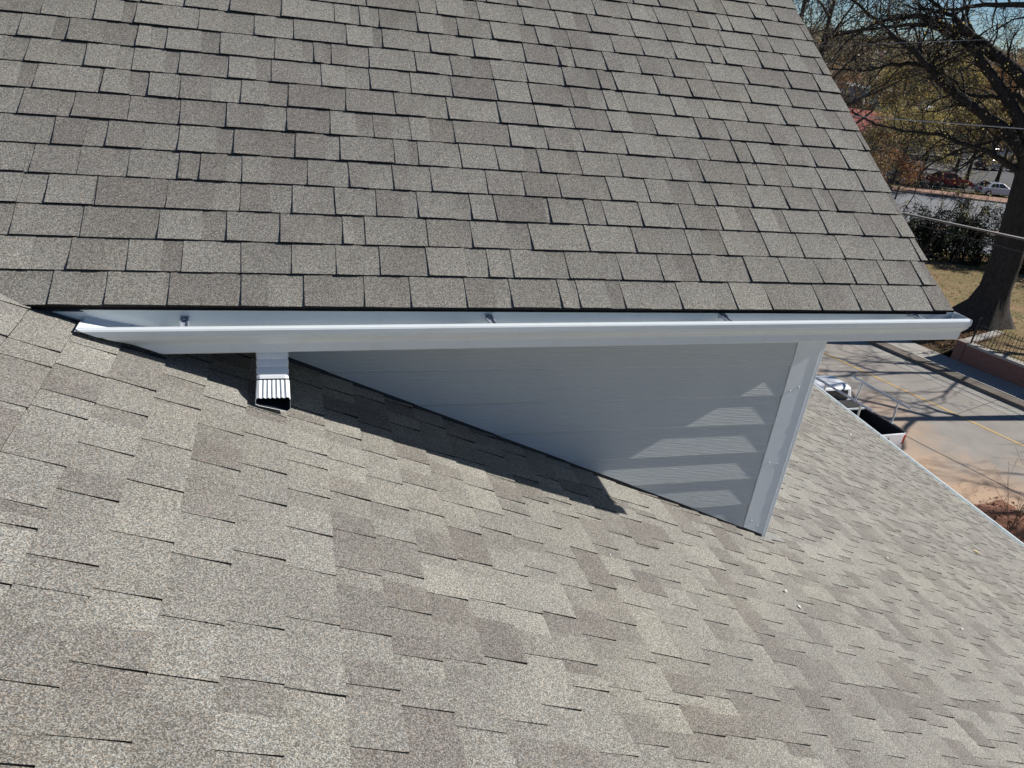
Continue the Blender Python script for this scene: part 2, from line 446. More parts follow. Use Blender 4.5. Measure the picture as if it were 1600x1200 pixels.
# ------------------------------------------------------------------ dormer walls
rz = lambda x: -x * TP
wall = empty('dormer_wall'); hpart(wall)
EC, Z0 = 0.168, 0.250
mb = MB()   # sheathing behind
TOPZ = 1.40
mb.face([(-3.2, .03, rz(-3.2) - .2), (-.02, .03, rz(-.02) - .2), (-.02, .03, TOPZ), (-3.2, .03, TOPZ)])
mb.face([(-.02, .03, -.2), (-.02, DW - .03, -.2), (-.02, DW - .03, TOPZ + .0), (-.02, ridge.y, ridge.z - .06), (-.02, .03, TOPZ)])
mb.face([(-.02, DW - .03, -.2), (-3.2, DW - .03, 1.2), (-3.2, DW - .03, TOPZ), (-.02, DW - .03, TOPZ)])
hpart(mb.build('sheathing', M['felt']), wall)
yy_ = lambda z, zb: .0018 + .0078 * (z - zb) / (EC + .012)
for i in range(-2, 7):
    cut = []
    zb = Z0 + i * EC; zt = zb + EC + .012
    if i == 6: zt = min(zt, TOPZ)
    yb, yt = 0.0018, 0.0096
    gapz = 0.022
    # polygon in x,z clipped by roof line z = -x TP + gapz
    poly = [(-3.3, zb), (-.1615, zb), (-.1615, zt), (-3.3, zt)]
    out = []
    for a, b in zip(poly, poly[1:] + poly[:1]):
        fa = a[1] + a[0] * TP - gapz; fb = b[1] + b[0] * TP - gapz
        if fa >= 0: out.append(a)
        if (fa >= 0) != (fb >= 0):
            t = fa / (fa - fb); out.append((a[0] + (b[0] - a[0]) * t, a[1] + (b[1] - a[1]) * t))
    if len(out) < 3: continue
    yy = lambda z: yb + (yt - yb) * (z - zb) / (EC + .012)
    if zb > -9:
        cut = []          # split off a rounded drip edge at the board foot, added to darken the lap line
        zc = zb + .0065
        xs_ = [p[0] for p in out if abs(p[1] - zb) < 1e-6]
        if len(xs_) >= 2 and max(xs_) - min(xs_) > .02:
            xa, xb2 = min(xs_), max(xs_)
            out = [(x, zc if abs(z - zb) < 1e-6 else z) for x, z in out]
            cut = [(xa, yb + .0050, zb), (xb2, yb + .0050, zb), (xb2, yy_(zc, zb), zc), (xa, yy_(zc, zb), zc)]
    mb = MB(); n = len(out)
    if cut: mb.face(cut); mb.face([(cut[0][0], yb + .0050, zb), (cut[0][0], yb + .010, zb), (cut[1][0], yb + .010, zb), (cut[1][0], yb + .0050, zb)])
    fr = [(x, yy(z), z) for x, z in out]; bk = [(x, yy(z) + .0075, z) for x, z in out]
    mb.add(fr + bk, [tuple(range(n)), tuple(range(2 * n - 1, n - 1, -1))] + [(j, n + j, n + (j + 1) % n, (j + 1) % n) for j in range(n)])
    hpart(mb.build('clapboard', M['siding']), wall)
# front gable of dormer (faces the street)
for i in range(-1, 20):
    zb = Z0 + i * EC; zt = zb + EC + .01
    if zb > ridge.z - .25: break
    def ylim(z):
        zz = max(z, HE - .1); o_ = max(0.0, (zz - (HE - .12)) / math.tan(Q)); return YE + .33 + o_ * 1.0, DW - o_ * 1.0
    (ya, yb_), (yc, yd) = ylim(zb), ylim(zt)
    if yd - yc < .1: break
    zb_ = max(zb, .02)
    if zt <= zb_: continue
    mb = MB(); x0, x1 = .002, -.006
    mb.add([(x0, ya, zb_), (x0, yb_, zb_), (x1, yd, zt), (x1, yc, zt), (-.015, ya, zb_), (-.015, yb_, zb_), (-.015, yd, zt), (-.015, yc, zt)], F6)
    hpart(mb.build('clapboard', M['siding']), wall)
# flashing strip at wall foot (dark gap under the boards)
mb = MB()
for x0 in np.arange(-3.25, 0.0, .2):
    x1 = min(x0 + .215, -.0); jj = ru(-.004, .004)
    mb.box((x0, -.002 + jj * .2, 0), (x1, .02, 0), 0)
    n = len(mb.v) - 8
    for q, (x, dz) in enumerate([(x0, -.02), (x1, -.02), (x1, -.02), (x0, -.02), (x0, .034), (x1, .034), (x1, .034), (x0, .034)]):
        vx = mb.v[n + q]; yv = vx[1] if dz < 0 else .012 + (.008 if vx[1] > .01 else 0); mb.v[n + q] = (x, yv, rz(x) + dz)
hpart(mb.build('step_flashing', M['flash']), wall)
# corner trim
ct = empty('corner_trim'); hpart(ct)
def zbot(x): return rz(x) + .026
mb = MB()
N = 40
mb.add([(-.159, 0, zbot(-.159)), (-.021, 0, zbot(-.021)), (-.021, 0, 1.40), (-.159, 0, 1.40), (-.159, .026, zbot(-.159)), (-.021, .026, zbot(-.021)), (-.021, .026, 1.40), (-.159, .026, 1.40)],
       [(0, 1, 2, 3), (7, 6, 5, 4), (0, 4, 5, 1), (1, 5, 6, 2), (2, 6, 7, 3), (3, 7, 4, 0)])
o = mb.build('front_board', M['trim']); hpart(o, ct)
bv = o.modifiers.new('b', 'BEVEL'); bv.width = .0015; bv.segments = 2
mb = MB()
mb.box((-.0205, -.0004, .012), (.004, .14, 1.40))
o = mb.build('side_board', M['trim']); hpart(o, ct); bv = o.modifiers.new('b', 'BEVEL'); bv.width = .0015; bv.segments = 2
mb = MB(); path = []; rad = []
for i in range(90):
    z = zbot(-.02) + .01 + i * (1.36 - .05) / 90
    path.append((-.0205 + .0012 * noise.noise(Vector((0, 0, z * 30))), -.0002, z)); rad.append(.0014 + .0010 * (0.5 + noise.noise(Vector((3, 1, z * 22)))))
mb.tube(path, rad, 6)
o = mb.build('caulk_seam', M['trim'], smooth=True); hpart(o, ct)
for x, z in ((-.12, .52), (-.07, .51), (-.12, .14), (-.07, .10), (-.08, .97), (-.125, .95)):
    mb = MB(); mb.tube([(x, .003, z), (x, -.0012, z), (x, -.0022, z)], [.0048, .0045, .002], 8)
    hpart(mb.build('nail', M['caulk'], smooth=True), ct)
# fascia + soffit of the dormer eave and rake boards
mb = MB(); mb.box((-3.4, -.292, 1.385), (XR - .02, -.272, HE - .03)); hpart(mb.build('fascia', M['trim']))
mb = MB(); mb.box((-3.3, -.2715, 1.385), (XR - .02, .04, 1.399)); hpart(mb.build('soffit', M['trim']))
for mf in (lambda p: p, mir):
    mb = MB(); a = DORM(XR - .02, .03, -.03); b = DORM(XR - .02, RIDGE_V, -.03); dz = Vector((0, 0, -.14)); dx = Vector((-.02, 0, 0))
    mb.add([mf(q) for q in (a, b, b + dz, a + dz, a + dx, b + dx, b + dz + dx, a + dz + dx)], F6); hpart(mb.build('rake_board', M['trim']))
mb = MB(); a = DORM(XR - .0195, .05, -.012); b = DORM(XR - .0195, RIDGE_V, -.012)
mb.add([a, b, b + Vector((.022, 0, -.002)), a + Vector((.022, 0, -.002)), a - Vector((0, 0, .05)), b - Vector((0, 0, .05)), b + Vector((.006, 0, -.05)), a + Vector((.006, 0, -.05))], F6)
hpart(mb.build('drip_edge', M['white']))

# ------------------------------------------------------------------ dormer gutter
GT, GX1 = 0.0115, 0.385
YB = -.2925
gz = lambda x, z: z + GT * x
# (outward distance from back, height) – K style
prof = [(0, .012), (0, -.106), (.004, -.109), (.064, -.109), (.068, -.105), (.070, -.074), (.073, -.066), (.083, -.055), (.093, -.046), (.0985, -.038), (.1000, -.031),
        (.1035, -.0275), (.1062, -.0250), (.1066, -.0065), (.1035, -.0012), (.0985, .0008), (.0865, .0010), (.0855, -.007)]
GTOP = 1.4966
gut = empty('gutter'); hpart(gut); tag(gut, 'white gutter along the dormer eave')
def xleft(z):                       # left end is cut along the roof slope
    return -(z - .030) / TP
mb = MB(); NX = 14; cols = []
for dy, dz in prof:
    zl = GTOP + dz; xl = xleft(zl + GT * -3.1)
    row = []
    for i in range(NX + 1):
        x = xl + (GX1 - xl) * i / NX; row.append((x, YB - dy + .0006 * math.sin(x * 3.1 + dz * 40), gz(x, zl) if len(cols) else 1.4975))
    cols.append(row)
for row in cols: mb.v.extend(row)
for j in range(len(prof) - 1):
    for i in range(NX):
        a = j * (NX + 1) + i; b = a + NX + 1; mb.f.append((a, b, b + 1, a + 1)); mb.m.append(0); mb.c.append(None)
ec_ = MB(); q = [r[0] for r in cols[1:16]]; ec_.add(q + [(x - .0015, y, z) for x, y, z in q], [tuple(range(15)), tuple(range(29, 14, -1))] + [(j, 15 + j, 15 + (j + 1) % 15, (j + 1) % 15) for j in range(15)])
hpart(ec_.build('end_cap', M['gutter']), gut)
o = mb.build('trough', M['gutter'], smooth=False); hpart(o, gut)
so_ = o.modifiers.new('s', 'SOLIDIFY'); so_.thickness = .0009; so_.offset = 0
# right end cap
mb = MB(); outl = [(GX1 + .0012, YB - dy * 1.012, gz(GX1, GTOP + min(dz, .001) * 1.01)) for dy, dz in prof[:16]]
outl2 = [(x + .0018, y, z) for x, y, z in outl]; n = len(outl)
mb.add(outl + outl2, [tuple(range(n)), tuple(range(2 * n - 1, n - 1, -1))] + [(j, n + j, n + (j + 1) % n, (j + 1) % n) for j in range(n)])
hpart(mb.build('end_cap', M['gutter']), gut)
# rim of the cap
mb = MB(); rim = [(GX1 - .002, y, z) for x, y, z in outl[:16]]
mb.tube([(GX1 + .0015, YB - dy * 1.01, gz(GX1, GTOP + dz)) for dy, dz in prof[1:15]], .0022, 5)
mb.tube([(GX1 + .0015, YB - .012, gz(GX1, GTOP + .001)), (GX1 + .0015, YB - .105, gz(GX1, GTOP + .001))], .0016, 5)
hpart(mb.build('end_cap_rim', M['gutter'], smooth=True), gut)
# left end: folded plate lying on the roof slope, inside the trough
mb = MB()
xb, xt = -2.92, xleft(GTOP - .035) - .006
zb_, zt_ = GTOP - .072 + GT * xb, GTOP - .003 + GT * xt
th = .0015
q = [(xb, YB - .005, zb_), (xb, YB - .066, zb_), (xt, YB - .1035, zt_), (xt - .0, YB - .018, zt_)]
mb.add(q + [(x - .001, y, z - th) for x, y, z in q], F6)
o = mb.build('end_plate', M['gutter']); hpart(o, gut)
mb = MB()
q = [(xb + .05, YB - .001, zb_ + .004), (xb + .05, YB - .022, zb_ - .001), (xt + .01, YB - .020, zt_ - .001), (xt + .01, YB - .001, zt_ + .010)]
mb.add(q + [(x, y, z - .003) for x, y, z in q], F6)
hpart(mb.build('end_flange', M['gutter']), gut)
# hidden hangers: strap from back to lip, with clip
for x in (-2.889, -1.816, -.816, .142):
    h = MB(); z = gz(x, GTOP)
    top_ = [(0, .004, .0), (.012, .001, 0), (.05, -.003, .006), (.085, -.004, .012), (.104, -.002, .015)]
    for side in (-1, 1):
        pth = [(x + side * .0125 + q2 * .6, YB - d_, z + e_) for d_, e_, q2 in top_]
        for (ax, ay, az), (bx, by, bz) in zip(pth, pth[1:]):
            h.add([(ax - .0022, ay, az), (ax + .0022, ay, az), (bx + .0022, by, bz), (bx - .0022, by, bz), (ax - .0022, ay, az - .009), (ax + .0022, ay, az - .009), (bx + .0022, by, bz - .009), (bx - .0022, by, bz - .009)], F6)
    for (d0, e0, s0), (d1, e1, s1) in zip(top_, top_[1:]):
        h.add([(x - .013 + s0 * .6, YB - d0, z + e0 - .006), (x + .013 + s0 * .6, YB - d0, z + e0 - .006), (x + .013 + s1 * .6, YB - d1, z + e1 - .006), (x - .013 + s1 * .6, YB - d1, z + e1 - .006),
               (x - .013 + s0 * .6, YB - d0, z + e0 - .0072), (x + .013 + s0 * .6, YB - d0, z + e0 - .0072), (x + .013 + s1 * .6, YB - d1, z + e1 - .0072), (x - .013 + s1 * .6, YB - d1, z + e1 - .0072)], F6)
    hpart(h.build('hanger', M['alu']), gut)
    h = MB(); h.tube([(x, YB + .01, z - .004), (x, YB - .030, z - .010)], .0042, 6); h.tube([(x, YB - .012, z - .007), (x, YB - .017, z - .0075)], .0095, 6)
    h.box((x - .011, YB - .007, z - .020), (x + .011, YB - .0005, z + .004))
    hpart(h.build('hanger_screw', M['steel'], smooth=False), gut)
mb = MB(); mb.tube([(-3.06, YB - .0005, gz(-3, GTOP - .034)), (-3.06, YB - .005, gz(-3, GTOP - .034)), (-3.06, YB - .0065, gz(-3, GTOP - .034))], [.0085, .008, .004], 8)
hpart(mb.build('rivet', M['steel'], smooth=True), gut)

# ------------------------------------------------------------------ downspout
dsp = empty('downspout'); hpart(dsp); tag(dsp, 'short white downspout elbow under the gutter')
XD = -2.606
def roofz(x): return rz(x) + .014
def sect(xc, hw, front, back, rib=0.0, nrib=6):
    """front/back are (y,z); rectangular section with ribs across the width, corners rounded"""
    out = []
    fy, fz_ = front; by, bz = back
    m = nrib * 4
    c = .010 / max(.02, math.hypot(fy - by, fz_ - bz))
    ins = .012
    for i in range(m + 1):
        t = i / m; x = xc - hw + ins + (2 * hw - 2 * ins) * t
        r = rib * (0.5 - 0.5 * math.cos(2 * math.pi * t * nrib))
        ky, kz = (fy - by), (fz_ - bz); L = math.hypot(ky, kz)
        out.append((x, fy - ky / L * r, fz_ - kz / L * r))
    lerp = lambda a, b, t: (a[0] + (b[0] - a[0]) * t, a[1] + (b[1] - a[1]) * t)
    p = lerp(front, back, c * .3); out.append((xc + hw - .003, *p)); p = lerp(front, back, c); out.append((xc + hw, *p))
    p = lerp(front, back, 1 - c); out.append((xc + hw, *p)); out.append((xc + hw - ins, *back)); out.append((xc - hw + ins, *back)); out.append((xc - hw, *p))
    p = lerp(front, back, c); out.append((xc - hw, *p)); p = lerp(front, back, c * .3); out.append((xc - hw + .003, *p))
    return out
def loft(secs):
    mb = MB(); n = len(secs[0])
    for s in secs: mb.v.extend(s)
    for j in range(len(secs) - 1):
        for i in range(n):
            a = j * n + i; b = j * n + (i + 1) % n; mb.f.append((a, a + n, b + n, b)); mb.m.append(0); mb.c.append(None)
    return mb
fr = [(-.345, 1.372), (-.350, 1.350), (-.360, 1.325), (-.375, 1.302), (-.392, 1.283), (-.404, 1.270)]
bk = [(-.300, 1.372), (-.300, 1.340), (-.306, 1.300), (-.318, 1.268), (-.330, 1.245), (-.342, 1.232)]
secs = []
for j in range(len(fr) - 1):
    for s, off in ((0, .003), (.55, .001), (.85, -.004)):
        f_ = (fr[j][0] + (fr[j + 1][0] - fr[j][0]) * s, fr[j][1] + (fr[j + 1][1] - fr[j][1]) * s); b_ = (bk[j][0] + (bk[j + 1][0] - bk[j][0]) * s, bk[j][1] + (bk[j + 1][1] - bk[j][1]) * s)
        g_ = (f_[0] - off * .7, f_[1] - off * .5)
        secs.append(sect(XD, .054 + off * .3, g_, b_))
o = loft(secs).build('upper_elbow', M['white'], smooth=False); hpart(o, dsp); m_ = o.modifiers.new('s', 'SOLIDIFY'); m_.thickness = .0008; m_.offset = 0
fr = [(-.405, 1.272), (-.425, 1.262), (-.445, 1.248), (-.461, 1.232)]
bk = [(-.335, 1.210), (-.38, 1.192), (-.43, 1.183), (-.468, 1.178)]
secs = [sect(XD + .001, .0555 + .002 * j * .4, f_, b_, .004, 6) for j, (f_, b_) in enumerate(zip(fr, bk))]
for s in secs:                           # the lower lip follows the roof
    for i, (x, y, z) in enumerate(s): s[i] = (x, y, max(z, roofz(x) + .004))
o = loft(secs).build('outlet_elbow', M['white'], smooth=False); hpart(o, dsp); m_ = o.modifiers.new('s', 'SOLIDIFY'); m_.thickness = .0009; m_.offset = 0

M['inner'] = simple('painted_shade_inside', (.045, .05, .06), .5, .3)  # near-black colour stands in for the shade deep inside the outlet
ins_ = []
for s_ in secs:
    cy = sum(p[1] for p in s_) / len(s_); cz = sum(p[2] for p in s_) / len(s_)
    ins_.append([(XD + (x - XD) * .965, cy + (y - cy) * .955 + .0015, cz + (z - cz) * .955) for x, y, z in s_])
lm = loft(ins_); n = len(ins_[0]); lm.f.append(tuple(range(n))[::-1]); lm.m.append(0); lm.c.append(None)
hpart(lm.build('shade_lining', M['inner']), dsp)
# ------------------------------------------------------------------ main eave gutter + house body
XE = EAVE_S * math.cos(P); ZE = -EAVE_S * math.sin(P)
eg = empty('gutter'); hpart(eg); tag(eg, 'white gutter along the lower eave above the street')
mb = MB(); rows = []
ys = np.linspace(Y0, Y1, 30)
for dy, dz in prof: rows.append([(XE - .016 + dy * 1.15, y, ZE - .006 + dz + .003 * math.sin(y * .9)) for y in ys])
for r in rows: mb.v.extend(r)
n = len(ys)
for j in range(len(prof) - 1):
    for i in range(n - 1):
        a = j * n + i; mb.f.append((a, a + 1, a + n + 1, a + n)); mb.m.append(0); mb.c.append(None)
o = mb.build('trough', M['gutter']); hpart(o, eg); m_ = o.modifiers.new('s', 'SOLIDIFY'); m_.thickness = .0012; m_.offset = 0
for i in range(20):
    y = -4.9 + i * .78
    h = MB(); h.box((XE - .012, y - .012, ZE - .018), (XE + .098, y + .012, ZE - .010)); h.tube([(XE + .004, y, ZE - .01), (XE + .012, y, ZE - .004)], .011, 6)
    hpart(h.build('hanger', M['alu']), eg)
mb = MB(); mb.box((XE - .045, Y0 + .1, ZE - .17), (XE - .0175, Y1 - .1, ZE - .035)); hpart(mb.build('fascia', M['trim']))
mb = MB(); mb.box((XE - .5, Y0 + .1, ZE - .185), (XE - .046, Y1 - .1, ZE - .17)); hpart(mb.build('soffit', M['trim']))
mb = MB(); bx = XE - .45
for i in range(42):
    zb = -9.98 + i * .17
    if zb > ZE - .2: break
    zt = min(zb + .17, ZE - .19)
    mb.add([(bx + .01, Y0 + .4, zb), (bx + .01, Y1 - .4, zb), (bx, Y1 - .4, zt), (bx, Y0 + .4, zt), (bx - .02, Y0 + .4, zb), (bx - .02, Y1 - .4, zb), (bx - .02, Y1 - .4, zt), (bx - .02, Y0 + .4, zt)], F6)
o = mb.build('street_wall', M['siding']); hpart(o)
x_l = 2 * XRD - bx
for y in (Y0 + .4, Y1 - .4):
    mb = MB(); mb.add([(bx, y, -9.98), (bx, y, ZE - .15), (XRD, y, pts[2].z - .1), (x_l, y, ZE - .15), (x_l, y, -9.98)], [(0, 1, 2, 3, 4)])
    o = mb.build('gable_wall', M['siding']); hpart(o); m_ = o.modifiers.new('s', 'SOLIDIFY'); m_.thickness = .1
mb = MB(); mb.box((x_l - .1, Y0 + .4, -9.98), (x_l, Y1 - .4, ZE - .2)); hpart(mb.build('rear_wall', M['siding']))

# ================================================================== debris on the roof
def on_main(x, y, h=0.0):
    p = Vector((x, y, -x * TP)); return p + MAIN.w * h
def chip(x, y, size, label, cat, mat, name, long=1.0, seedv=0, h=.016, group=None):
    mb = MB(); n = 7; base = []; topv = []
    rr = [ru(.6, 1.1) for _ in range(n)]
    th0 = ru(0, 6.28)
    for i in range(n):
        a = 2 * math.pi * i / n
        u = math.cos(a) * rr[i] * size * long; v = math.sin(a) * rr[i] * size / max(1, long * .6)
        u, v = u * math.cos(th0) - v * math.sin(th0), u * math.sin(th0) + v * math.cos(th0)
        base.append(MAIN.u * u + MAIN.v * v + MAIN.w * -.001); topv.append(MAIN.u * u * .8 + MAIN.v * v * .8 + MAIN.w * (.0015 + ru(0, size * .25)))
    mb.add(base + topv, [tuple(range(n, 2 * n))] + [(i, (i + 1) % n, n + (i + 1) % n, n + i) for i in range(n)])
    o = mb.build(name, mat); o.location = on_main(x, y, h); tag(o, label, cat, group); return o
M['chip'] = simple('white_flake', (0.75, 0.73, 0.68), 0.7)
M['straw'] = simple('pale_straw', (0.55, 0.50, 0.38), 0.7)
M['yleaf'] = simple('yellow_leaf', (0.50, 0.38, 0.13), 0.6, 0, .4, .2, 60)
chip(-.24, -.64, .011, 'white paint flake, larger one of a pair left below the dormer corner', 'flake', M['chip'], 'paint_flake')
chip(-.245, -.53, .009, 'white paint smear on the shingles just above the larger flake', 'flake', M['chip'], 'paint_flake', 1.4)
chip(-.20, -.55, .004, 'tiny white speck beside the pale smear', 'flake', M['chip'], 'paint_flake')
chip(.03, -.17, .006, 'small white flake just below the dormer corner trim', 'flake', M['chip'], 'paint_flake')
chip(1.41, .40, .011, 'white flake alone on the middle of the lower roof', 'flake', M['chip'], 'paint_flake', 1.3)
chip(-1.33, -.71, .005, 'small white speck below the tip of the gutter shadow', 'flake', M['chip'], 'paint_flake')
chip(2.05, 1.53, .010, 'small white flake higher up toward the eave gutter', 'flake', M['chip'], 'paint_flake')
chip(4.31, 4.04, .022, 'white flake close to the lower eave beside the truck', 'flake', M['chip'], 'paint_flake')
chip(1.43, -.27, .008, 'pale flake near the right edge of the picture on the lower roof', 'flake', M['chip'], 'paint_flake', 1.6)
def straw(x, y, L, a, label):
    mb = MB(); d = MAIN.u * math.cos(a) + MAIN.v * math.sin(a); s = MAIN.u * -math.sin(a) + MAIN.v * math.cos(a)
    mb.tube([MAIN.w * .002 - d * L / 2, MAIN.w * .004 + s * L * .06, MAIN.w * .002 + d * L / 2 + s * L * .02], .0022, 4)
    o = mb.build('pine_needle', M['straw']); o.location = on_main(x, y, .014); tag(o, label, 'pine needle')
straw(2.12, 1.11, .12, .5, 'pale needle left of the yellow leaf, longest of the row')
straw(2.05, 1.17, .09, .2, 'pale needle lying just behind the longest needle')
straw(.88, .77, .09, .9, 'pale needle near the dormer trim on the lower roof')
straw(1.33, 1.43, .10, .4, 'upper pale needle beside the dormer corner trim')
straw(1.20, 1.31, .08, .5, 'lower pale needle beside the dormer corner trim')
straw(4.01, 3.61, .14, .3, 'pale needle near the lower eave, farthest up the picture')
straw(1.75, .62, .09, .4, 'pale needle between the white flake and the needle row')
straw(2.0, .55, .08, .5, 'pale needle right of the white flake')
mb = MB()
lf = [(0, -.042), (.018, -.022), (.026, .004), (.014, .03), (0, .048), (-.016, .028), (-.024, .002), (-.016, -.024)]
V_ = [MAIN.u * (x * .8 + y * .6) + MAIN.v * (y * .8 - x * .6) + MAIN.w * (.003 + abs(x) * .45) for x, y in lf]
c0 = MAIN.w * .002
mb.add(V_ + [c0], [(i, (i + 1) % 8, 8) for i in range(8)])
o = mb.build('fallen_leaf', M['yleaf']); o.location = on_main(3.63, 1.39, .016); tag(o, 'single pale yellow leaf lying on the lower roof near the eave gutter', 'leaf')
m_ = o.modifiers.new('s', 'SOLIDIFY'); m_.thickness = .0008
mb = MB()
q = [MAIN(.005, -.03, .0125), MAIN(.075, -.06, .0125), MAIN(.045, -.19, .0125), MAIN(.03, -.185, .0125)]
mb.add(q + [p - MAIN.w * .003 for p in q], F6)
hpart(mb.build('apron_flashing', M['greyflash']))

# ================================================================== street
TV = Vector((.3275, -.9449, 0)); NV = Vector((.9449, .3275, 0))
def ST(s, t, z): p = NV * s + TV * t; return Vector((p.x, p.y, z))
G0 = -10.0
def sheet(name, poly, z, mat, sub=None, thick=0.0):
    """polygon in street coordinates"""
    mb = MB(); pts = [ST(s, t, z) for s, t in poly]; n = len(pts)
    if thick: mb.add(pts + [p - Vector((0, 0, thick)) for p in pts], [tuple(range(n))] + [(i, n + i, n + (i + 1) % n, (i + 1) % n) for i in range(n)])
    else: mb.face(pts)
    return mb.build(name, mat)
def rect(s0, s1, t0, t1): return [(s0, t0), (s0, t1), (s1, t1), (s1, t0)]

def concrete(name, c0, c1, dust=None, dr_=None):
    k = NT(name); f = k.noise(.8, 5, .65); g = k.noise(40, 3, .7)
    c = k.mix(k.mr(f, .35, .65, 0, 1), c0, c1)
    c = k.mix(k.mr(g, .3, .7, 0, .35), c, tuple(x * .6 for x in c0))
    spots = k.vor(1.1, feature='F1', out='Distance'); c = k.mix(k.mr(spots, .0, .06, .5, 0), c, (.12, .10, .09))
    if dust:
        d = k.noise(.35, 4, .6, k.vec((1, 1, 1)), .6)
        dp = k.n('ShaderNodeVectorMath', operation='DOT_PRODUCT'); k.l(k.pos, dp.inputs[0]); dp.inputs[1].default_value = NV
        g_ = k.mr(dp.outputs['Value'], dr_[0], dr_[1], 1, 0)
        c = k.mix(k.mr(k.math('ADD', g_, k.mr(d, .3, .7, -.35, .35)), .25, .85, 0, .92), c, dust)
    k.bump(g, .5, .004); return k.fin(c, .9, 0, .25)
M['road'] = concrete('concrete_road', (.29, .265, .235), (.37, .34, .305), (.50, .345, .23), (20.0, 28.0))
M['pan'] = concrete('gutter_pan', (.33, .31, .28), (.40, .38, .34))
M['kerb'] = concrete('kerb_dark', (.14, .115, .095), (.22, .19, .16))
M['walk'] = concrete('sidewalk_concrete', (.36, .34, .30), (.43, .41, .37))
M['joint'] = simple('tar_joint', (.07, .055, .045), .9)
M['street2'] = simple('asphalt_blue', (.19, .20, .215), .85, 0, .3, .1, .6)
M['lot'] = simple('dark_parking_asphalt', (.11, .11, .115), .9, 0, .2, .25, .5)
M['brickwalk'] = simple('brick_paving', (.33, .20, .15), .9, 0, .3, .15, 1.5)
def yellow():
    k = NT('yellow_road_paint'); f = k.noise(9, 4, .7)
    return k.fin(k.mix(k.mr(f, .42, .62, 0, 1), (.62, .38, .09), (.42, .33, .2)), .7)
M['yellow'] = yellow()
def ground_mat(name, ca, cb, cc, sc=1.0):
    k = NT(name); a = k.noise(.5 * sc, 5, .65); b = k.noise(9 * sc, 4, .7)
    c = k.mix(k.mr(a, .38, .62, 0, 1), ca, cb); c = k.mix(k.mr(b, .45, .7, 0, .8), c, cc)
    k.bump(b, .8, .03); return k.fin(c, .95, 0, .1)
M['lawn'] = ground_mat('winter_lawn', (.27, .20, .11), (.15, .155, .065), (.30, .17, .10), 1.6)
M['field'] = ground_mat('dry_grass', (.20, .17, .09), (.13, .13, .06), (.22, .17, .11), .3)
M['soil'] = ground_mat('red_soil', (.25, .12, .075), (.33, .18, .12), (.13, .065, .045), 3)
M['leafbank'] = ground_mat('leaf_litter_bank', (.14, .10, .06), (.10, .09, .045), (.24, .13, .08), 2.5)

# one ground sheet to the horizon
mb = MB(); mb.face([(-3000, -3000, G0 - .03), (3000, -3000, G0 - .03), (3000, 3000, G0 - .03), (-3000, 3000, G0 - .03)])
tag(mb.build('ground', M['field']), kind='structure')
T0, T1 = -70, 40
for nm, s0, s1 in (('parking_lane', 12.0, 23.27), ('near_lane', 23.30, 27.12), ('far_lane', 27.14, 29.38)):
    tag(sheet('road', rect(s0, s1, T0, T1), G0, M['road']), kind='structure')
tag(sheet('gutter_pan', rect(29.41, 30.6, T0, T1), G0 + .002, M['pan']), kind='structure')
mb = MB()
mb.face([ST(s, t, G0 - .012) for s, t in rect(12, 31, T0, T1)])
for t in np.arange(-60, 30, 4.6):
    mb.face([ST(s, tt, G0 + .0045) for s, tt in ((27.3, t), (27.3, t + .03), (30.5, t + .09), (30.5, t + .06))])
for s in (23.285,):
    pp = [(s + .012 * math.sin(t * 1.7), t) for t in np.arange(-60, 30, .7)]
    for (a, t), (b, u) in zip(pp, pp[1:]): mb.face([ST(a - .022, t, G0 + .0045), ST(b - .022, u, G0 + .0045), ST(b + .022, u, G0 + .0045), ST(a + .022, t, G0 + .0045)])
tag(mb.build('road_joint', M['joint']), kind='structure')
mb = MB(); mb.face([ST(s, t, G0 + .008) for s, t in rect(27.07, 27.20, -60, 35)])
tag(mb.build('yellow_line', M['yellow']), kind='structure')
# kerb: a step of 0.14 m, leaf-stained
tag(sheet('kerb', rect(30.6, 31.15, T0, T1), G0 + .13, M['kerb'], thick=.16), kind='structure')
sw = empty('sidewalk', ST(32, 0, G0)); tag(sw, kind='structure')
for i in range(34):
    t = -42 + i * 1.5
    o = sheet('paving_slab', rect(31.17, 32.66, t + .012, t + 1.488), G0 + .14 + ru(-.006, .006), M['walk'], thick=.15); o.parent = sw; o.matrix_parent_inverse = sw.matrix_world.inverted() if False else Matrix.Translation(-sw.location)
# second street behind the trees
U2 = Vector((.965, -.262, 0)); M2 = Vector((.262, .965, 0))
def S2(u, m, z): p = U2 * u + M2 * m; return Vector((p.x, p.y, z))
def sheet2(name, u0, u1, m0, m1, z, mat):
    mb = MB(); mb.face([S2(u0, m0, z), S2(u1, m0, z), S2(u1, m1, z), S2(u0, m1, z)]); o = mb.build(name, mat); return tag(o, kind='structure')
sheet2('street', -60, 160, 51, 57.2, G0 + .012, M['street2']); sheet2('street', -60, 160, 59.4, 74, G0 + .012, M['street2'])
sheet2('median', -60, 160, 57.2, 59.4, G0 + .10, M['brickwalk'])
mb = MB()
for m0 in (74.0, 57.1): mb.add([S2(-60, m0, G0), S2(160, m0, G0), S2(160, m0 + .3, G0), S2(-60, m0 + .3, G0), S2(-60, m0, G0 + .15), S2(160, m0, G0 + .15), S2(160, m0 + .3, G0 + .15), S2(-60, m0 + .3, G0 + .15)], F6)
tag(mb.build('kerb', M['kerb']), kind='structure')
sheet2('brick_sidewalk', -60, 160, 74.3, 76.8, G0 + .14, M['brickwalk'])
sheet2('parking_lot', -60, 160, 79.5, 150, G0 + .02, M['lot'])

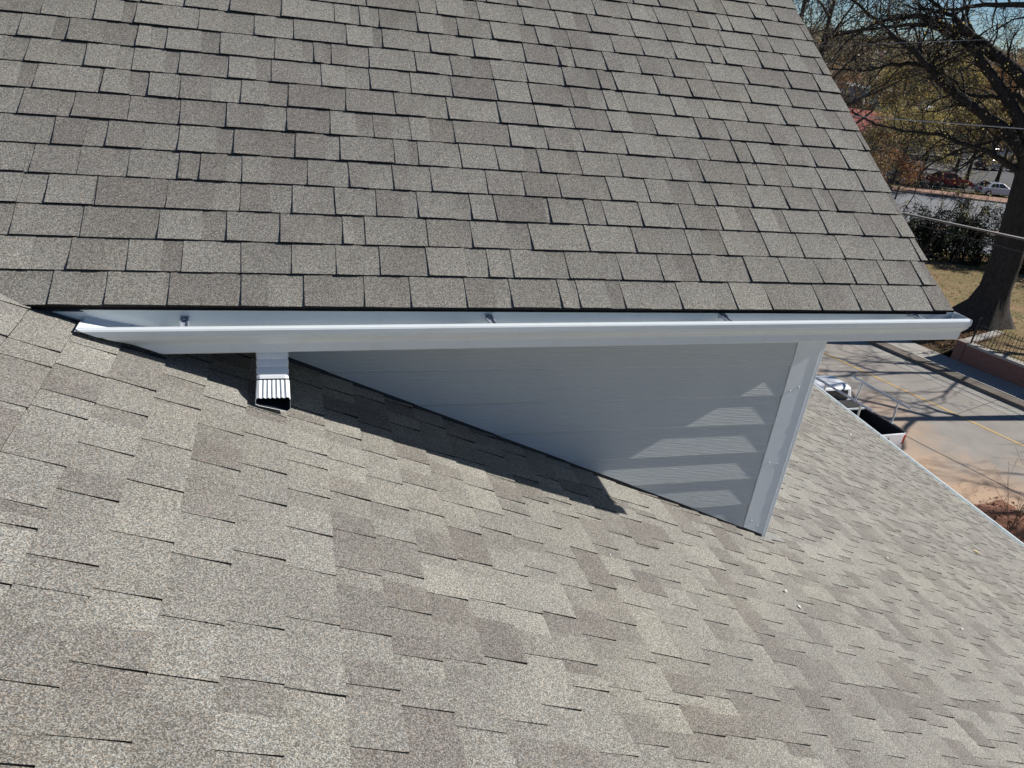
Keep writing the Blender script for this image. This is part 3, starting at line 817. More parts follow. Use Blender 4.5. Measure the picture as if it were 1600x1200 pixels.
# lawn terrace behind the wall, height field in street coordinates
def lawn_h(s, t):
    x = 0.0
    if t < -13.0: e = max(0, min(1, (s - 33.0) / 2.6))
    else: e = 1.0
    h = -9.0 + .12 * noise.noise(Vector((s * .3, t * .3, 0)))
    p = ST(s, t, 0); m = p.dot(M2)
    f = max(0, min(1, (50.6 - m) / 7.0))
    return G0 + (h - G0) * e * (f * f * (3 - 2 * f)) + .004 * 0
mb = MB(); ss = [32.68 + i * .9 for i in range(60)]; ts = [-60 + i * 1.2 for i in range(80)]
ss[0] = 32.68
idx = {}
for i, s in enumerate(ss):
    for j, t in enumerate(ts):
        s_ = s if t < -12.6 else max(s, 33.0)
        idx[i, j] = len(mb.v); mb.v.append(tuple(ST(s_, t, lawn_h(s_, t) + .02)))
for i in range(len(ss) - 1):
    for j in range(len(ts) - 1):
        c = ST(ss[i], ts[j], 0)
        if c.dot(M2) > 50.4: continue
        mb.f.append((idx[i, j], idx[i, j + 1], idx[i + 1, j + 1], idx[i + 1, j])); mb.m.append(1 if (ss[i] < 35.5 and ts[j] < -12.6) else 0); mb.c.append(None)
tag(mb.build('lawn', [M['lawn'], M['leafbank']], smooth=True), kind='structure')

# retaining wall with brick face and coping, iron fence on top
def brick_mat():
    k = NT('red_brick')
    dp = k.n('ShaderNodeVectorMath', operation='DOT_PRODUCT'); k.l(k.pos, dp.inputs[0]); dp.inputs[1].default_value = TV
    dn = k.n('ShaderNodeVectorMath', operation='DOT_PRODUCT'); k.l(k.pos, dn.inputs[0]); dn.inputs[1].default_value = NV
    sx = k.n('ShaderNodeSeparateXYZ'); k.l(k.pos, sx.inputs[0]); cb = k.n('ShaderNodeCombineXYZ')
    k.l(k.math('ADD', dp.outputs['Value'], dn.outputs['Value']), cb.inputs[0]); k.l(sx.outputs[2], cb.inputs[1])
    b = k.n('ShaderNodeTexBrick'); k.l(cb.outputs[0], b.inputs['Vector'])
    b.inputs['Color1'].default_value = (.23, .085, .06, 1); b.inputs['Color2'].default_value = (.16, .06, .045, 1); b.inputs['Mortar'].default_value = (.25, .21, .18, 1)
    b.inputs['Scale'].default_value = 1; b.inputs['Mortar Size'].default_value = .008; b.inputs['Brick Width'].default_value = .21; b.inputs['Row Height'].default_value = .075
    k.bump(b.outputs['Fac'], -.5, .006); return k.fin(b.outputs[0], .9)
M['brick'] = brick_mat()
rw = empty('retaining_wall', ST(32.85, -6, G0)); tag(rw, 'low red brick retaining wall with pale coping beside the sidewalk', 'wall')
def wpart(o, root): o.parent = root; o.matrix_parent_inverse = Matrix.Translation(-Vector(root.location)); return o
mb = MB()
Mst = Matrix(((NV.x, TV.x, 0, 0), (NV.y, TV.y, 0, 0), (0, 0, 1, 0), (0, 0, 0, 1)))
mb.box((32.70, -12.5, G0), (32.98, 22, -9.02), 0, Mst); mb.box((32.985, -12.5, G0), (36.2, -12.25, -9.02), 0, Mst)
wpart(mb.build('brick_face', M['brick']), rw)
mb = MB(); mb.box((32.64, -12.62, G0), (33.05, -12.21, -8.93), 0, Mst)
wpart(mb.build('pier', M['brick']), rw)
for i in range(26):
    t = -12.19 + i * 1.2
    mb = MB(); mb.box((32.63, t, -9.018), (33.06, t + 1.19, -8.93 + ru(-.004, .004)), 0, Mst); wpart(mb.build('coping_stone', M['walk']), rw)
for i in range(3):
    mb = MB(); mb.box((33.07 + i * 1.05, -12.56, -9.018), (34.11 + i * 1.05, -12.2, -8.93), 0, Mst); wpart(mb.build('coping_stone', M['walk']), rw)
M['iron'] = simple('black_iron', (.018, .016, .015), .5, 0, .5)
fe = empty('iron_fence', ST(32.85, -6, -8.93)); tag(fe, 'black iron picket fence on top of the low brick retaining wall', 'fence')
mb = MB(); mb.tube([ST(32.85, -12.1, -8.93), ST(32.85, -12.1, -7.72)], .045, 6); mb.tube([ST(32.85, -12.1, -7.72), ST(32.85, -12.1, -7.66)], [.06, .02], 6); wpart(mb.build('post', M['iron']), fe)
for z in (-8.80, -8.02):
    mb = MB(); mb.tube([ST(32.85, -12.1, z), ST(32.85, 10, z)], .017, 4); wpart(mb.build('rail', M['iron']), fe)
pk = MB(); pk.tube([(0, 0, 0), (0, 0, 1.02), (0, 0, 1.12)], [.011, .011, .002], 4); pk0 = None
for i in range(150):
    t = -11.95 + i * .145
    if pk0 is None: o = pk0 = pk.build('picket', M['iron'])
    else: o = link(pk0.copy())
    o.location = ST(32.85, t, -8.92); o.parent = fe; o.matrix_parent_inverse = Matrix.Translation(-Vector(fe.location))

# ================================================================== vegetation tools
def mat_bark(name, a, b):
    k = NT(name); n = k.noise(5, 5, .7, k.vec((3, 3, .6))); k.bump(n, 1.0, .03)
    return k.fin(k.mix(k.mr(n, .35, .65, 0, 1), a, b), .95, 0, .15)
M['bark'] = mat_bark('oak_bark', (.028, .025, .023), (.068, .060, .054))
M['twig'] = mat_bark('twig_bark', (.060, .050, .044), (.11, .095, .082))
M['stem'] = mat_bark('pale_stem', (.10, .075, .055), (.17, .13, .10))
def leaf_mat():
    k = NT('leaf'); t = k.attr(); 
    k.l(t, k.b.inputs['Base Color']); k.b.inputs['Roughness'].default_value = .6; k.b.inputs['Specular IOR Level'].default_value = .3
    tr = k.n('ShaderNodeBsdfTranslucent'); k.l(t, tr.inputs[0]); mx_ = k.n('ShaderNodeMixShader'); mx_.inputs[0].default_value = .35
    out = k.t.nodes['Material Output']; k.l(k.b.outputs[0], mx_.inputs[1]); k.l(tr.outputs[0], mx_.inputs[2]); k.l(mx_.outputs[0], out.inputs[0]); return k.m
M['leaf'] = leaf_mat()
RNG = np.random.default_rng(5)
def leaves(name, P_, size, pal, parent=None, jitter=.3, label=None):
    P_ = np.asarray(P_, dtype=float); n = len(P_)
    if n == 0: return None
    a = RNG.normal(size=(n, 3)); a /= np.linalg.norm(a, axis=1)[:, None]
    b = np.cross(a, RNG.normal(size=(n, 3))); b /= np.linalg.norm(b, axis=1)[:, None]
    s = (size * RNG.uniform(.55, 1.3, n))[:, None]
    P_ = P_ + RNG.normal(size=(n, 3)) * jitter
    V = np.stack([P_ - a * s, P_ + b * s * .55, P_ + a * s, P_ - b * s * .55], 1).reshape(-1, 3)
    Fq = np.arange(4 * n).reshape(n, 4)
    pal = np.array(pal); ci = RNG.integers(0, len(pal), n); tone = pal[ci] * RNG.uniform(.7, 1.3, (n, 1))
    o = np_mesh(name, V, Fq, M['leaf'], tone=tone)
    if parent is not None: wpart(o, parent)
    return tag(o, kind='stuff')

def branch(mb, p, d, L, r, lvl, tips, wander=.22, up=.05, kids=(3, 5), spread=.75, sides=5, shrink=.62, minr=.006, rr=random):
    n = 5 if lvl > 0 else 4
    pts = [Vector(p)]; rad = [r]; d = Vector(d).normalized()
    for i in range(n):
        d = (d + Vector((rr.gauss(0, wander), rr.gauss(0, wander), rr.gauss(0, wander) + up))).normalized()
        pts.append(pts[-1] + d * (L / n)); rad.append(max(minr, r * (1 - .62 * (i + 1) / n)))
    mb.tube(pts, rad, sides if lvl > 1 else 3, cap=False)
    if lvl <= 0:
        tips.append(tuple(pts[-1])); tips.append(tuple(pts[2])); tips.append(tuple(pts[3])); return
    k = rr.randint(*kids)
    for j in range(k):
        i = rr.randint(2, n) if j else n
        q = pts[i]; base = (pts[i] - pts[i - 1]).normalized()
        o = Vector((rr.gauss(0, 1), rr.gauss(0, 1), rr.gauss(0, 1))); o = (o - base * o.dot(base)).normalized()
        nd = (base + o * spread * rr.uniform(.6, 1.3)).normalized()
        branch(mb, q, nd, L * shrink * rr.uniform(.8, 1.2), max(minr, rad[i] * .7), lvl - 1, tips, wander, up, kids, spread, sides, shrink, minr, rr)

def tree(x, y, z, H, label, pal, nleaf, cat='tree', crown0=.3, seed=1, r=.25, lvl=3, limbs=7, leaf=.16, bare=False, spread_out=.9, group=None, name='tree', jitter=.35, kids=(3, 4)):
    rr = random.Random(seed); root = empty(name, (x, y, z)); tag(root, label, cat, group)
    tr = MB(); pts = []; rad = []
    lx, ly = rr.uniform(-.04, .04), rr.uniform(-.04, .04)
    for i in range(9):
        f = i / 8; pts.append(Vector((x + lx * H * f + .12 * math.sin(f * 5 + seed), y + ly * H * f, z - .1 + H * .8 * f))); rad.append(r * (1.35 if i == 0 else 1 - .8 * f))
    tr.tube(pts, rad, 8)
    wpart(tr.build('trunk', M['bark'], smooth=True), root)
    br = MB(); tips = []
    for i in range(limbs):
        f = crown0 + (1 - crown0) * (i + .3) / limbs; k = min(7, int(f * 8)); p = pts[k].lerp(pts[k + 1], f * 8 - k)
        a = i * 2.4 + rr.uniform(-.5, .5); up = .35 + .7 * f
        L = H * .36 * spread_out * (1.15 - .55 * f) * rr.uniform(.8, 1.15)
        branch(br, p, (math.cos(a), math.sin(a), up), L, r * (.5 - .28 * f), lvl, tips, .2, .04, kids, .7, 5, .6, .007 if H < 12 else .012, rr)
    wpart(br.build('branches', M['twig'], smooth=True), root)
    if nleaf:
        tips = np.array(tips); P_ = tips[RNG.integers(0, len(tips), nleaf)]
        leaves('foliage', P_, leaf, pal, root, jitter)
    return root
YG = [(.50, .41, .10), (.40, .36, .13), (.54, .41, .12), (.33, .30, .14), (.40, .29, .15), (.27, .23, .15)]
OL = [(.25, .22, .11), (.30, .25, .12), (.20, .18, .11), (.34, .27, .13), (.22, .17, .13)]
BR = [(0.28, 0.154, 0.084), (0.364, 0.182, 0.07), (0.224, 0.14, 0.084)]
DK = [(.022, .032, .018), (.03, .042, .022), (.015, .022, .014)]
OR = [(0.416, 0.182, 0.052), (0.338, 0.156, 0.065), (0.26, 0.13, 0.065)]

# ------------------------------------------------------------------ the big oak
OO = Vector((30.2, 24.9, 0)); RR_ = Vector((.65, -.76, 0)); VV = Vector((.76, .65, 0))
oak = empty('oak_tree', (30.2, 24.9, -9)); tag(oak, 'huge nearly bare oak with a flared dark trunk on the lawn behind the iron fence', 'tree')
def OP(r, z, d=0): return OO + RR_ * r + VV * d + Vector((0, 0, z))
tk = [(.30, -9.2, 1.0), (.24, -8.6, .86), (.18, -8.0, .76), (.12, -7.2, .70), (.12, -6.0, .67), (.04, -4.78, .65), (-.12, -3.4, .62), (-.30, -2.2, .58), (-.48, -.96, .54), (-.55, .3, .48), (-.45, 2.0, .42), (-.2, 4.5, .36), (.2, 7.5, .28), (.3, 10.5, .15)]
mb = MB(); NS = 28
for i, (r_, z_, ra) in enumerate(tk):
    for k in range(NS):
        a = 2 * math.pi * k / NS
        fl = max(0, (-7.2 - z_) / 1.95); lobes = (max(0, math.cos((a - 3.2) * 1)) ** 6 * 1.35 + max(0, math.cos(a - .3)) ** 10 * .45 + max(0, math.cos(a - 4.6)) ** 10 * .6 + max(0, math.cos(a - 1.7)) ** 10 * .6)
        q = ra * (1 + .05 * math.sin(5 * a + i) + .03 * math.sin(9 * a)) + fl ** 1.8 * lobes
        mb.v.append(tuple(OP(r_ + math.cos(a) * q, z_, math.sin(a) * q)))
for i in range(len(tk) - 1):
    for k in range(NS):
        mb.f.append((i * NS + k, i * NS + (k + 1) % NS, (i + 1) * NS + (k + 1) % NS, (i + 1) * NS + k)); mb.m.append(0); mb.c.append(None)
wpart(mb.build('trunk', M['bark'], smooth=True), oak)
LIMB = [
 ([(-.30, -2.3), (-.85, -1.0), (-1.87, -.2), (-2.92, .39), (-3.87, .81), (-5.41, 1.72), (-5.83, 2.14), (-6.75, 2.81), (-7.57, 3.14), (-8.48, 3.74), (-9.92, 4.58), (-11.2, 5.6)], .42, .07, -1.5),
 ([(-5.73, 2.1), (-6.81, 2.11), (-7.62, 1.92), (-8.41, 1.56), (-10.25, 1.53)], .16, .05, -2.2),
 ([(-.5, -1.5), (-1.15, -.1), (-2.23, 1.11), (-3.22, 2.01), (-3.99, 2.72), (-4.49, 3.1), (-5.28, 3.39), (-6.51, 3.8), (-7.89, 3.72), (-9.55, 3.36), (-10.8, 2.9)], .40, .06, 1.0),
 ([(-.6, .3), (-1.13, 1.49), (-1.95, 2.04), (-3.24, 2.81), (-4.21, 3.37), (-5.11, 3.67), (-6.0, 3.9), (-6.91, 4.17), (-8.03, 4.14), (-9.34, 3.66), (-10.45, 2.77)], .50, .06, 2.4),
 ([(-4.53, 3.52), (-5.41, 4.17), (-5.94, 4.39), (-6.85, 4.84), (-7.51, 5.18), (-8.6, 6.2)], .20, .06, 1.6),
 ([(-.3, 3.6), (-1.95, 4.75), (-3.0, 4.96), (-4.46, 4.83), (-5.41, 4.57), (-6.27, 4.31), (-7.14, 4.01)], .24, .05, -1.0),
 ([(-.3, -2.7), (-.85, -1.75), (-1.64, -1.39), (-2.28, -1.08), (-3.42, -.84), (-4.37, -.6), (-5.78, -.66), (-7.0, -.56), (-8.2, -.2)], .24, .05, -2.6),
 ([(-.45, -1.2), (-1.05, -.4), (-1.83, -.48), (-2.5, -.83), (-3.44, -1.29), (-4.09, -1.86), (-4.86, -2.62), (-4.9, -3.89), (-5.18, -4.93)], .15, .03, 1.8),
 ([(-1.0, .6), (-1.96, 1.37), (-2.68, 1.21), (-3.58, 1.13), (-4.33, 1.36), (-5.02, 1.77), (-5.95, 2.07)], .18, .05, .6),
 ([(-.3, 3.0), (.8, 4.5), (2.2, 6.0), (3.8, 7.2), (5.6, 8.0)], .34, .07, 1.0), ([(.1, 1.5), (1.6, 2.6), (3.4, 3.4), (5.6, 3.8), (7.5, 3.6)], .34, .07, -1.5),
 ([(0, 5.0), (-1.5, 7.0), (-3.4, 8.6), (-5.6, 9.6)], .26, .06, .8), ([(.1, 6.0), (.6, 8.5), (1.0, 11.0), (1.6, 13.0)], .24, .05, -.6),
]
rr = random.Random(11); tips = []; tw = MB(); tw2 = MB()
for li, (pl, r0, r1, dep) in enumerate(LIMB):
    # smooth the polyline
    P3 = []
    for i, (r_, z_) in enumerate(pl):
        f = i / (len(pl) - 1); P3.append(OP(r_, z_, dep * f + .3 * math.sin(f * 7 + li)))
    sm = []
    for i in range(len(P3) - 1):
        a = P3[max(i - 1, 0)]; b = P3[i]; c = P3[i + 1]; d = P3[min(i + 2, len(P3) - 1)]
        for t in (0, .33, .66):
            sm.append(.5 * ((2 * b) + (c - a) * t + (2 * a - 5 * b + 4 * c - d) * t * t + (3 * b - a - 3 * c + d) * t ** 3) + Vector((rr.gauss(0, .03),) * 3))
    sm.append(P3[-1]); n = len(sm)
    rad = [max(r1 * .85, r0 * .82 * (1 - .9 * (i / (n - 1)) ** .8) ) for i in range(n)]
    mb = MB(); mb.tube(sm, rad, 9, cap=True); wpart(mb.build('branch', M['bark'], smooth=True), oak)
    for i in range(3, n, 1):
        for _ in range(2 if i > n * .35 else 1):
            if rr.random() < .22: continue
            base = (sm[i] - sm[i - 1]).normalized()
            o = Vector((rr.gauss(0, 1), rr.gauss(0, 1), rr.gauss(0, .8) + .15)) ; o = (o - base * o.dot(base)).normalized()
            nd = base * rr.uniform(.4, 1.1) + o
            branch(tw, sm[i], nd, rr.uniform(1.0, 2.5), min(.06, rad[i] * .45), 3 if rr.random() < .6 else 2, tips, .22, .015, (2, 3), .8, 4, .66, .008, rr)
wpart(tw.build('twigs', M['bark']), oak).data; 
tips = np.array(tips)
lowt = tips[(tips[:, 2] < 4.5)]
leaves('foliage', lowt[RNG.integers(0, len(lowt), 2600)], .05, YG, oak, .12)

# other street trees, whose bare crowns shade the road
tree(31.5, 17.0, -9.0, 13, 'bare forked street tree on the lawn to the right of the picture edge', YG, 0, seed=21, r=.30, lvl=3, limbs=9, crown0=.42, kids=(3, 4), name='street_tree')
tree(35.5, 11.2, -9.0, 13, 'bare street tree on the lawn, second one outside the right edge', YG, 0, seed=22, r=.26, lvl=3, limbs=9, crown0=.35, kids=(3, 4), name='street_tree')
tree(37.5, 20.5, -9.0, 14, 'bare street tree on the lawn beside the big oak, outside the right edge', YG, 0, seed=23, r=.26, lvl=3, limbs=9, crown0=.4, kids=(3, 4), name='street_tree')

def polar(a, d): a = math.radians(a); return CAM.x + d * math.sin(a), CAM.y + d * math.cos(a)
def T(a, d, H, *args, **kw): x, y = polar(a, d); return tree(x, y, kw.pop('z', G0), H, *args, **kw)
T(34.0, 44, 20, 'tall bare grey-brown tree rising beside the upper roof edge', OL, 1800, seed=31, r=.32, lvl=4, limbs=10, crown0=.35, leaf=.07, name='bare_tree', kids=(3, 4))
T(35.6, 62, 24, 'tall bare tree behind the one at the roof edge, top out of frame', OL, 2500, seed=32, r=.36, lvl=4, limbs=10, crown0=.3, leaf=.1, name='bare_tree', kids=(3, 4))
T(40.3, 112, 11.0, 'yellow-green tree just right of the red roof', YG, 10000, seed=41, r=.2, lvl=2, limbs=9, leaf=.10, crown0=.28, name='leafy_tree')
T(41.9, 84, 9.0, 'yellow-leaved tree left of the oak limbs, nearest of the leafy row', YG, 6500, seed=42, r=.2, lvl=3, limbs=8, leaf=.09, crown0=.34, name='leafy_tree')
T(43.4, 98, 12.5, 'olive and yellow tree over the red car', YG, 12000, seed=43, r=.22, lvl=3, limbs=8, leaf=.11, crown0=.36, name='leafy_tree')
T(45.2, 112, 12.5, 'olive tree standing behind the parked cars', YG + OL, 12000, seed=44, r=.22, lvl=3, limbs=8, leaf=.12, crown0=.40, name='leafy_tree')
T(47.6, 106, 12, 'yellow-green tree half hidden behind the oak trunk', YG, 11000, seed=45, r=.22, lvl=3, limbs=8, leaf=.11, crown0=.38, name='leafy_tree')
T(37.0, 120, 11, 'brownish tree behind the red-roofed building, left side', BR, 3000, seed=46, r=.2, lvl=3, limbs=8, leaf=.1, crown0=.3, name='leafy_tree')
T(46.0, 104, 12, 'russet tree at the back of the parking lot behind the oak limbs', BR, 6000, seed=47, r=.22, lvl=3, limbs=8, leaf=.14, crown0=.3, name='leafy_tree')
T(40.9, 108, 11, 'brown tree at the back of the parking lot right of the red roof', BR + OL, 6000, seed=48, r=.22, lvl=3, limbs=8, leaf=.14, crown0=.3, name='leafy_tree')
T(43.3, 118, 12, 'olive tree at the back of the parking lot, centre of the row', OL, 7000, seed=49, r=.22, lvl=3, limbs=8, leaf=.15, crown0=.25, name='leafy_tree')
T(48.8, 100, 13, 'tall russet tree at the right picture edge behind the oak', BR + OL, 7000, seed=50, r=.22, lvl=3, limbs=8, leaf=.14, crown0=.25, name='leafy_tree')
T(42.3, 82, 4.4, 'small rust-orange tree low beside the second street', OR + BR, 3200, seed=51, r=.08, lvl=2, limbs=8, leaf=.08, crown0=.12, name='shrub', cat='shrub', jitter=.25)
T(39.9, 86, 6.0, 'low brown shrubby tree in front of the pale wall under the red roof', BR + OL, 5000, seed=52, r=.12, lvl=2, limbs=12, leaf=.11, crown0=.06, name='shrub', cat='shrub')
T(41.2, 92, 6.0, 'olive-brown shrubby tree beside the rust-orange tree', OL + BR, 5000, seed=53, r=.12, lvl=2, limbs=12, leaf=.11, crown0=.06, name='shrub', cat='shrub')
T(44.3, 124, 7.5, 'low olive tree at the far edge of the parking lot, middle', OL + YG, 5000, seed=54, r=.14, lvl=2, limbs=12, leaf=.14, crown0=.06, name='shrub', cat='shrub')
T(46.6, 128, 7.5, 'low brown tree at the far edge of the parking lot, right side', OL + BR, 5000, seed=55, r=.14, lvl=2, limbs=12, leaf=.14, crown0=.06, name='shrub', cat='shrub')
# far woods and hills
P_ = []; 
rr = random.Random(3)
for i in range(900):
    a = rr.uniform(24, 60); d = rr.uniform(140, 620); x, y = polar(a, d); h = -10 + (d - 140) * .028
    R_ = rr.uniform(3, 6)
    for _ in range(70):
        v = Vector((rr.gauss(0, 1), rr.gauss(0, 1), rr.gauss(0, .9))).normalized() * R_ * rr.uniform(.6, 1.05)
        P_.append((x + v.x, y + v.y, h + R_ * 1.2 + v.z * .9))
leaves('far_woods', P_, .75, [(.17, .145, .10), (.21, .16, .10), (.14, .14, .08), (.25, .20, .10), (.18, .13, .11)], None, .5)
mb = MB(); rows = []
for i in range(41):
    a = 10 + i * 1.6; r_ = []
    for d, h in ((135, -10.1), (300, -6.5), (650, 3.5), (900, 10), (1400, 20), (2200, 12)):
        x, y = polar(a, d); r_.append((x, y, h + (4 * noise.noise(Vector((a * .13, d * .002, 0))) if d > 300 else 0)))
    rows.append(r_)
for r_ in rows: mb.v.extend(r_)
for i in range(40):
    for j in range(5): a = i * 6 + j; mb.f.append((a, a + 1, a + 7, a + 6)); mb.m.append(0); mb.c.append(None)
M['hill'] = ground_mat('wooded_hills', (.10, .09, .06), (.13, .105, .07), (.07, .07, .05), .08)
tag(mb.build('hills', M['hill'], smooth=True), kind='structure')

# evergreen shrubs and bare saplings between the lawn and the second street
def bush(x, y, z, w, h, label, pal, n, seed, leaf=.06, name='evergreen_shrub', stems=9):
    rr = random.Random(seed); root = empty(name, (x, y, z)); tag(root, label, 'shrub')
    st = MB(); tips = []
    for i in range(stems):
        a = rr.uniform(0, 6.28); branch(st, (x + rr.uniform(-.3, .3) * w, y + rr.uniform(-.3, .3) * w, z), (math.cos(a) * .45 * w / h, math.sin(a) * .45 * w / h, 1), h * .7, .035, 2, tips, .2, .05, (3, 4), .8, 4, .5, .006, rr)
    wpart(st.build('stems', M['twig']), root)
    if n:
        tips = np.array(tips); A = tips[RNG.integers(0, len(tips), n // 2)]; u = RNG.normal(size=(n, 3)); u /= np.linalg.norm(u, axis=1)[:, None]; u *= RNG.uniform(.75, 1.03, (n, 1)); u[:, 2] = np.abs(u[:, 2])
        B = u * np.array([w * .55, w * .55, h * .85]) + np.array([x, y, z]); leaves('foliage', np.concatenate([A, B]), leaf, pal, root, .14)
    return root
bush(36.2, 36.6, -9.3, 2.6, 2.9, 'dark evergreen shrub left of the oak trunk', DK, 9000, 61, .07)
bush(38.6, 35.4, -9.2, 2.6, 3.4, 'dark evergreen shrub partly behind the left side of the oak trunk', DK, 9000, 62, .07)
bush(41.5, 33.8, -9.1, 2.6, 3.0, 'dark evergreen shrub hidden mostly behind the oak trunk', DK, 7000, 63, .07)
bush(44.6, 32.2, -9.1, 3.0, 3.2, 'dark evergreen shrub right of the oak trunk at the picture edge', DK, 9000, 64, .07)
bush(48.0, 30.8, -9.1, 3.0, 3.0, 'dark evergreen shrub outside the right picture edge', DK, 6000, 65, .07)
bush(33.6, 38.0, -9.6, 1.8, 2.2, 'loose light-green shrub next to the roof edge above the cable', OL + DK, 1500, 66, .07, 'leafy_shrub', 7)
def sapling(x, y, z, h, label, seed, n=5, mat='twig', r=.03, lvl=2, nl=0):
    rr = random.Random(seed); root = empty('bare_sapling', (x, y, z)); tag(root, label, 'sapling'); tips = []
    for i in range(n):
        a = rr.uniform(0, 6.28); m = MB(); branch(m, (x + rr.uniform(-.25, .25), y + rr.uniform(-.25, .25), z), (math.cos(a) * .28, math.sin(a) * .28, 1), h * rr.uniform(.6, .85), r * 1.7, lvl, tips, .1, .05, (2, 4), .5, 5, .45, .005, rr)
        wpart(m.build('stem', M[mat]), root)
    if nl: leaves('foliage', np.array(tips)[RNG.integers(0, len(tips), nl)], .05, YG, root, .1)
sapling(35.6, 35.2, -9.3, 5.6, 'bare many-stemmed sapling in front of the second street, left one', 71, nl=250)
sapling(37.6, 34.6, -9.2, 5.0, 'bare many-stemmed sapling beside the dark shrubs', 72, nl=150)
sapling(34.2, 36.6, -9.5, 4.4, 'thin bare sapling nearest the upper roof edge', 73, 3)

# red soil bank with bare shrubs at the right edge
mb = MB(); idx = {}; NI, NJ = 60, 60
for i in range(NI):
    for j in range(NJ):
        s = 15.5 + i * .13; t = -6.4 + j * .13
        e = min(1, max(0, (t + 5.6 + .5 * noise.noise(Vector((s * .8, 0, 2)))) / .9)) * min(1, max(0, (22.4 + .4 * noise.noise(Vector((t, 3, 0))) - s + (t + 5) * .12) / .8))
        z = G0 - .015 + e * (.16 + .16 * noise.noise(Vector((s * 1.2, t * 1.2, 0))) + .09 * noise.noise(Vector((s * 5, t * 5, 0))) + .05 * noise.noise(Vector((s * 11, t * 11, 1))))
        idx[i, j] = len(mb.v); mb.v.append(tuple(ST(s, t, z)))
for i in range(NI - 1):
    for j in range(NJ - 1): mb.f.append((idx[i, j], idx[i, j + 1], idx[i + 1, j + 1], idx[i + 1, j])); mb.m.append(0); mb.c.append(None)
tag(mb.build('soil_bank', M['soil']), kind='structure')
cl = MB(); rr = random.Random(9)
for i in range(2600):
    s, t = rr.uniform(16, 22.3), rr.uniform(-5.6, 1.0); q = rr.uniform(.015, .075)
    if rr.random() < .03: s, t = rr.uniform(20.4, 22.6), rr.uniform(-6.6, -5.4); q *= .5
    z = G0 + (.13 + .16 * noise.noise(Vector((s * 1.2, t * 1.2, 0))) if t > -5.2 else .02)
    c = ST(s, t, z); pts_ = [c + Vector((rr.uniform(-q, q), rr.uniform(-q, q), rr.uniform(-q * .5, q))) for _ in range(4)]
    cl.add(pts_, [(0, 1, 2), (0, 2, 3), (0, 3, 1), (1, 3, 2)])
tag(cl.build('soil_clods', M['soil']), kind='stuff')
for k, (x, y, h, lab) in enumerate(((17.9, 10.6, 2.0, 'bare twiggy shrub on the red soil, left of the pair'), (18.9, 10.3, 2.6, 'taller bare twiggy shrub on the red soil at the right picture edge'), (17.2, 9.6, 1.6, 'short bare shrub on the red soil low at the picture edge'))):
    rr = random.Random(80 + k); root = empty('bare_shrub', (x, y, G0 + .1)); tag(root, lab, 'shrub'); tips = []
    for i in range(8):
        a = rr.uniform(0, 6.28); m = MB(); branch(m, (x + rr.uniform(-.25, .25), y + rr.uniform(-.25, .25), G0 + .1), (math.cos(a) * .3, math.sin(a) * .3, 1), h * rr.uniform(.5, .8), .013, 1, tips, .09, .03, (2, 4), .4, 4, .5, .0035, rr)
        wpart(m.build('stem', M['stem']), root)
    leaves('foliage', np.array(tips)[RNG.integers(0, len(tips), 25)], .02, BR, root, .04)

# fallen leaves on the lawn and the bank
P_ = []; rr = random.Random(4)
for i in range(9000):
    if rr.random() < .35: s, t = rr.uniform(32.8, 35.5), rr.uniform(-20, -12.7)
    else: s, t = rr.uniform(33.2, 48), rr.uniform(-26, -6)
    P_.append(tuple(ST(s, t, lawn_h(s, t) + .05)))
for i in range(6000):
    u, m = rr.uniform(22, 42), 50.2 - abs(rr.gauss(0, 1)) * 2.6
    p = S2(u, m, 0); s_, t_ = p.dot(NV), p.dot(TV)
    if s_ > 33.5: P_.append((p.x, p.y, lawn_h(s_, t_) + .05))
leaves('fallen_leaves', P_, .055, BR + [(.30, .20, .11), (.22, .16, .09)], None, .02)

# ================================================================== vehicles
M['glass'] = simple('dark_glass', (.012, .014, .016), .08, 0, .7, .05)
M['tyre'] = simple('tyre_rubber', (.02, .02, .02), .8)
M['rim'] = simple('wheel_rim', (.5, .5, .52), .3, .8)
M['vanwhite'] = simple('white_car_paint', (.78, .79, .80), .18, 0, .6, .03, 3)
M['liner'] = simple('black_bed_liner', (.013, .013, .014), .65)
M['redlens'] = simple('red_lens', (.35, .02, .015), .2)
M['chrome'] = simple('chrome', (.6, .6, .62), .2, 1)
M['rack'] = simple('grey_rack_paint', (.62, .64, .67), .35, .3)
M['cone'] = simple('orange_plastic', (.75, .09, .03), .5)
def paint(name, c): return simple(name, c, .2, 0, .6, .04, 3)
def wheel(root, x, y, r=.33, w=.2):
    m = MB(); m.tube([(x, y - w / 2, r), (x, y + w / 2, r)], r, 18); o = m.build('wheel', M['tyre'], root)
    m = MB(); sgn = 1 if y > 0 else -1; m.tube([(x, y + sgn * (w / 2 - .02), r), (x, y + sgn * (w / 2 + .008), r)], [r * .62, r * .56], 12); m.build('rim', M['rim'], o)
def extrude(prof_, hw, name, mat, root, inset=None, bev=.03):
    """side profile (x,z) extruded across the car; inset(z)-> half width"""
    m = MB(); n = len(prof_); f = inset or (lambda z: hw)
    L = [(x, f(z), z) for x, z in prof_]; R_ = [(x, -f(z), z) for x, z in prof_]
    m.add(L + R_, [tuple(range(n))[::-1], tuple(range(n, 2 * n))] + [(i, (i + 1) % n, n + (i + 1) % n, n + i) for i in range(n)])
    o = m.build(name, mat, root); 
    if bev: b = o.modifiers.new('b', 'BEVEL'); b.width = bev; b.segments = 2; b.limit_method = 'ANGLE'
    return o
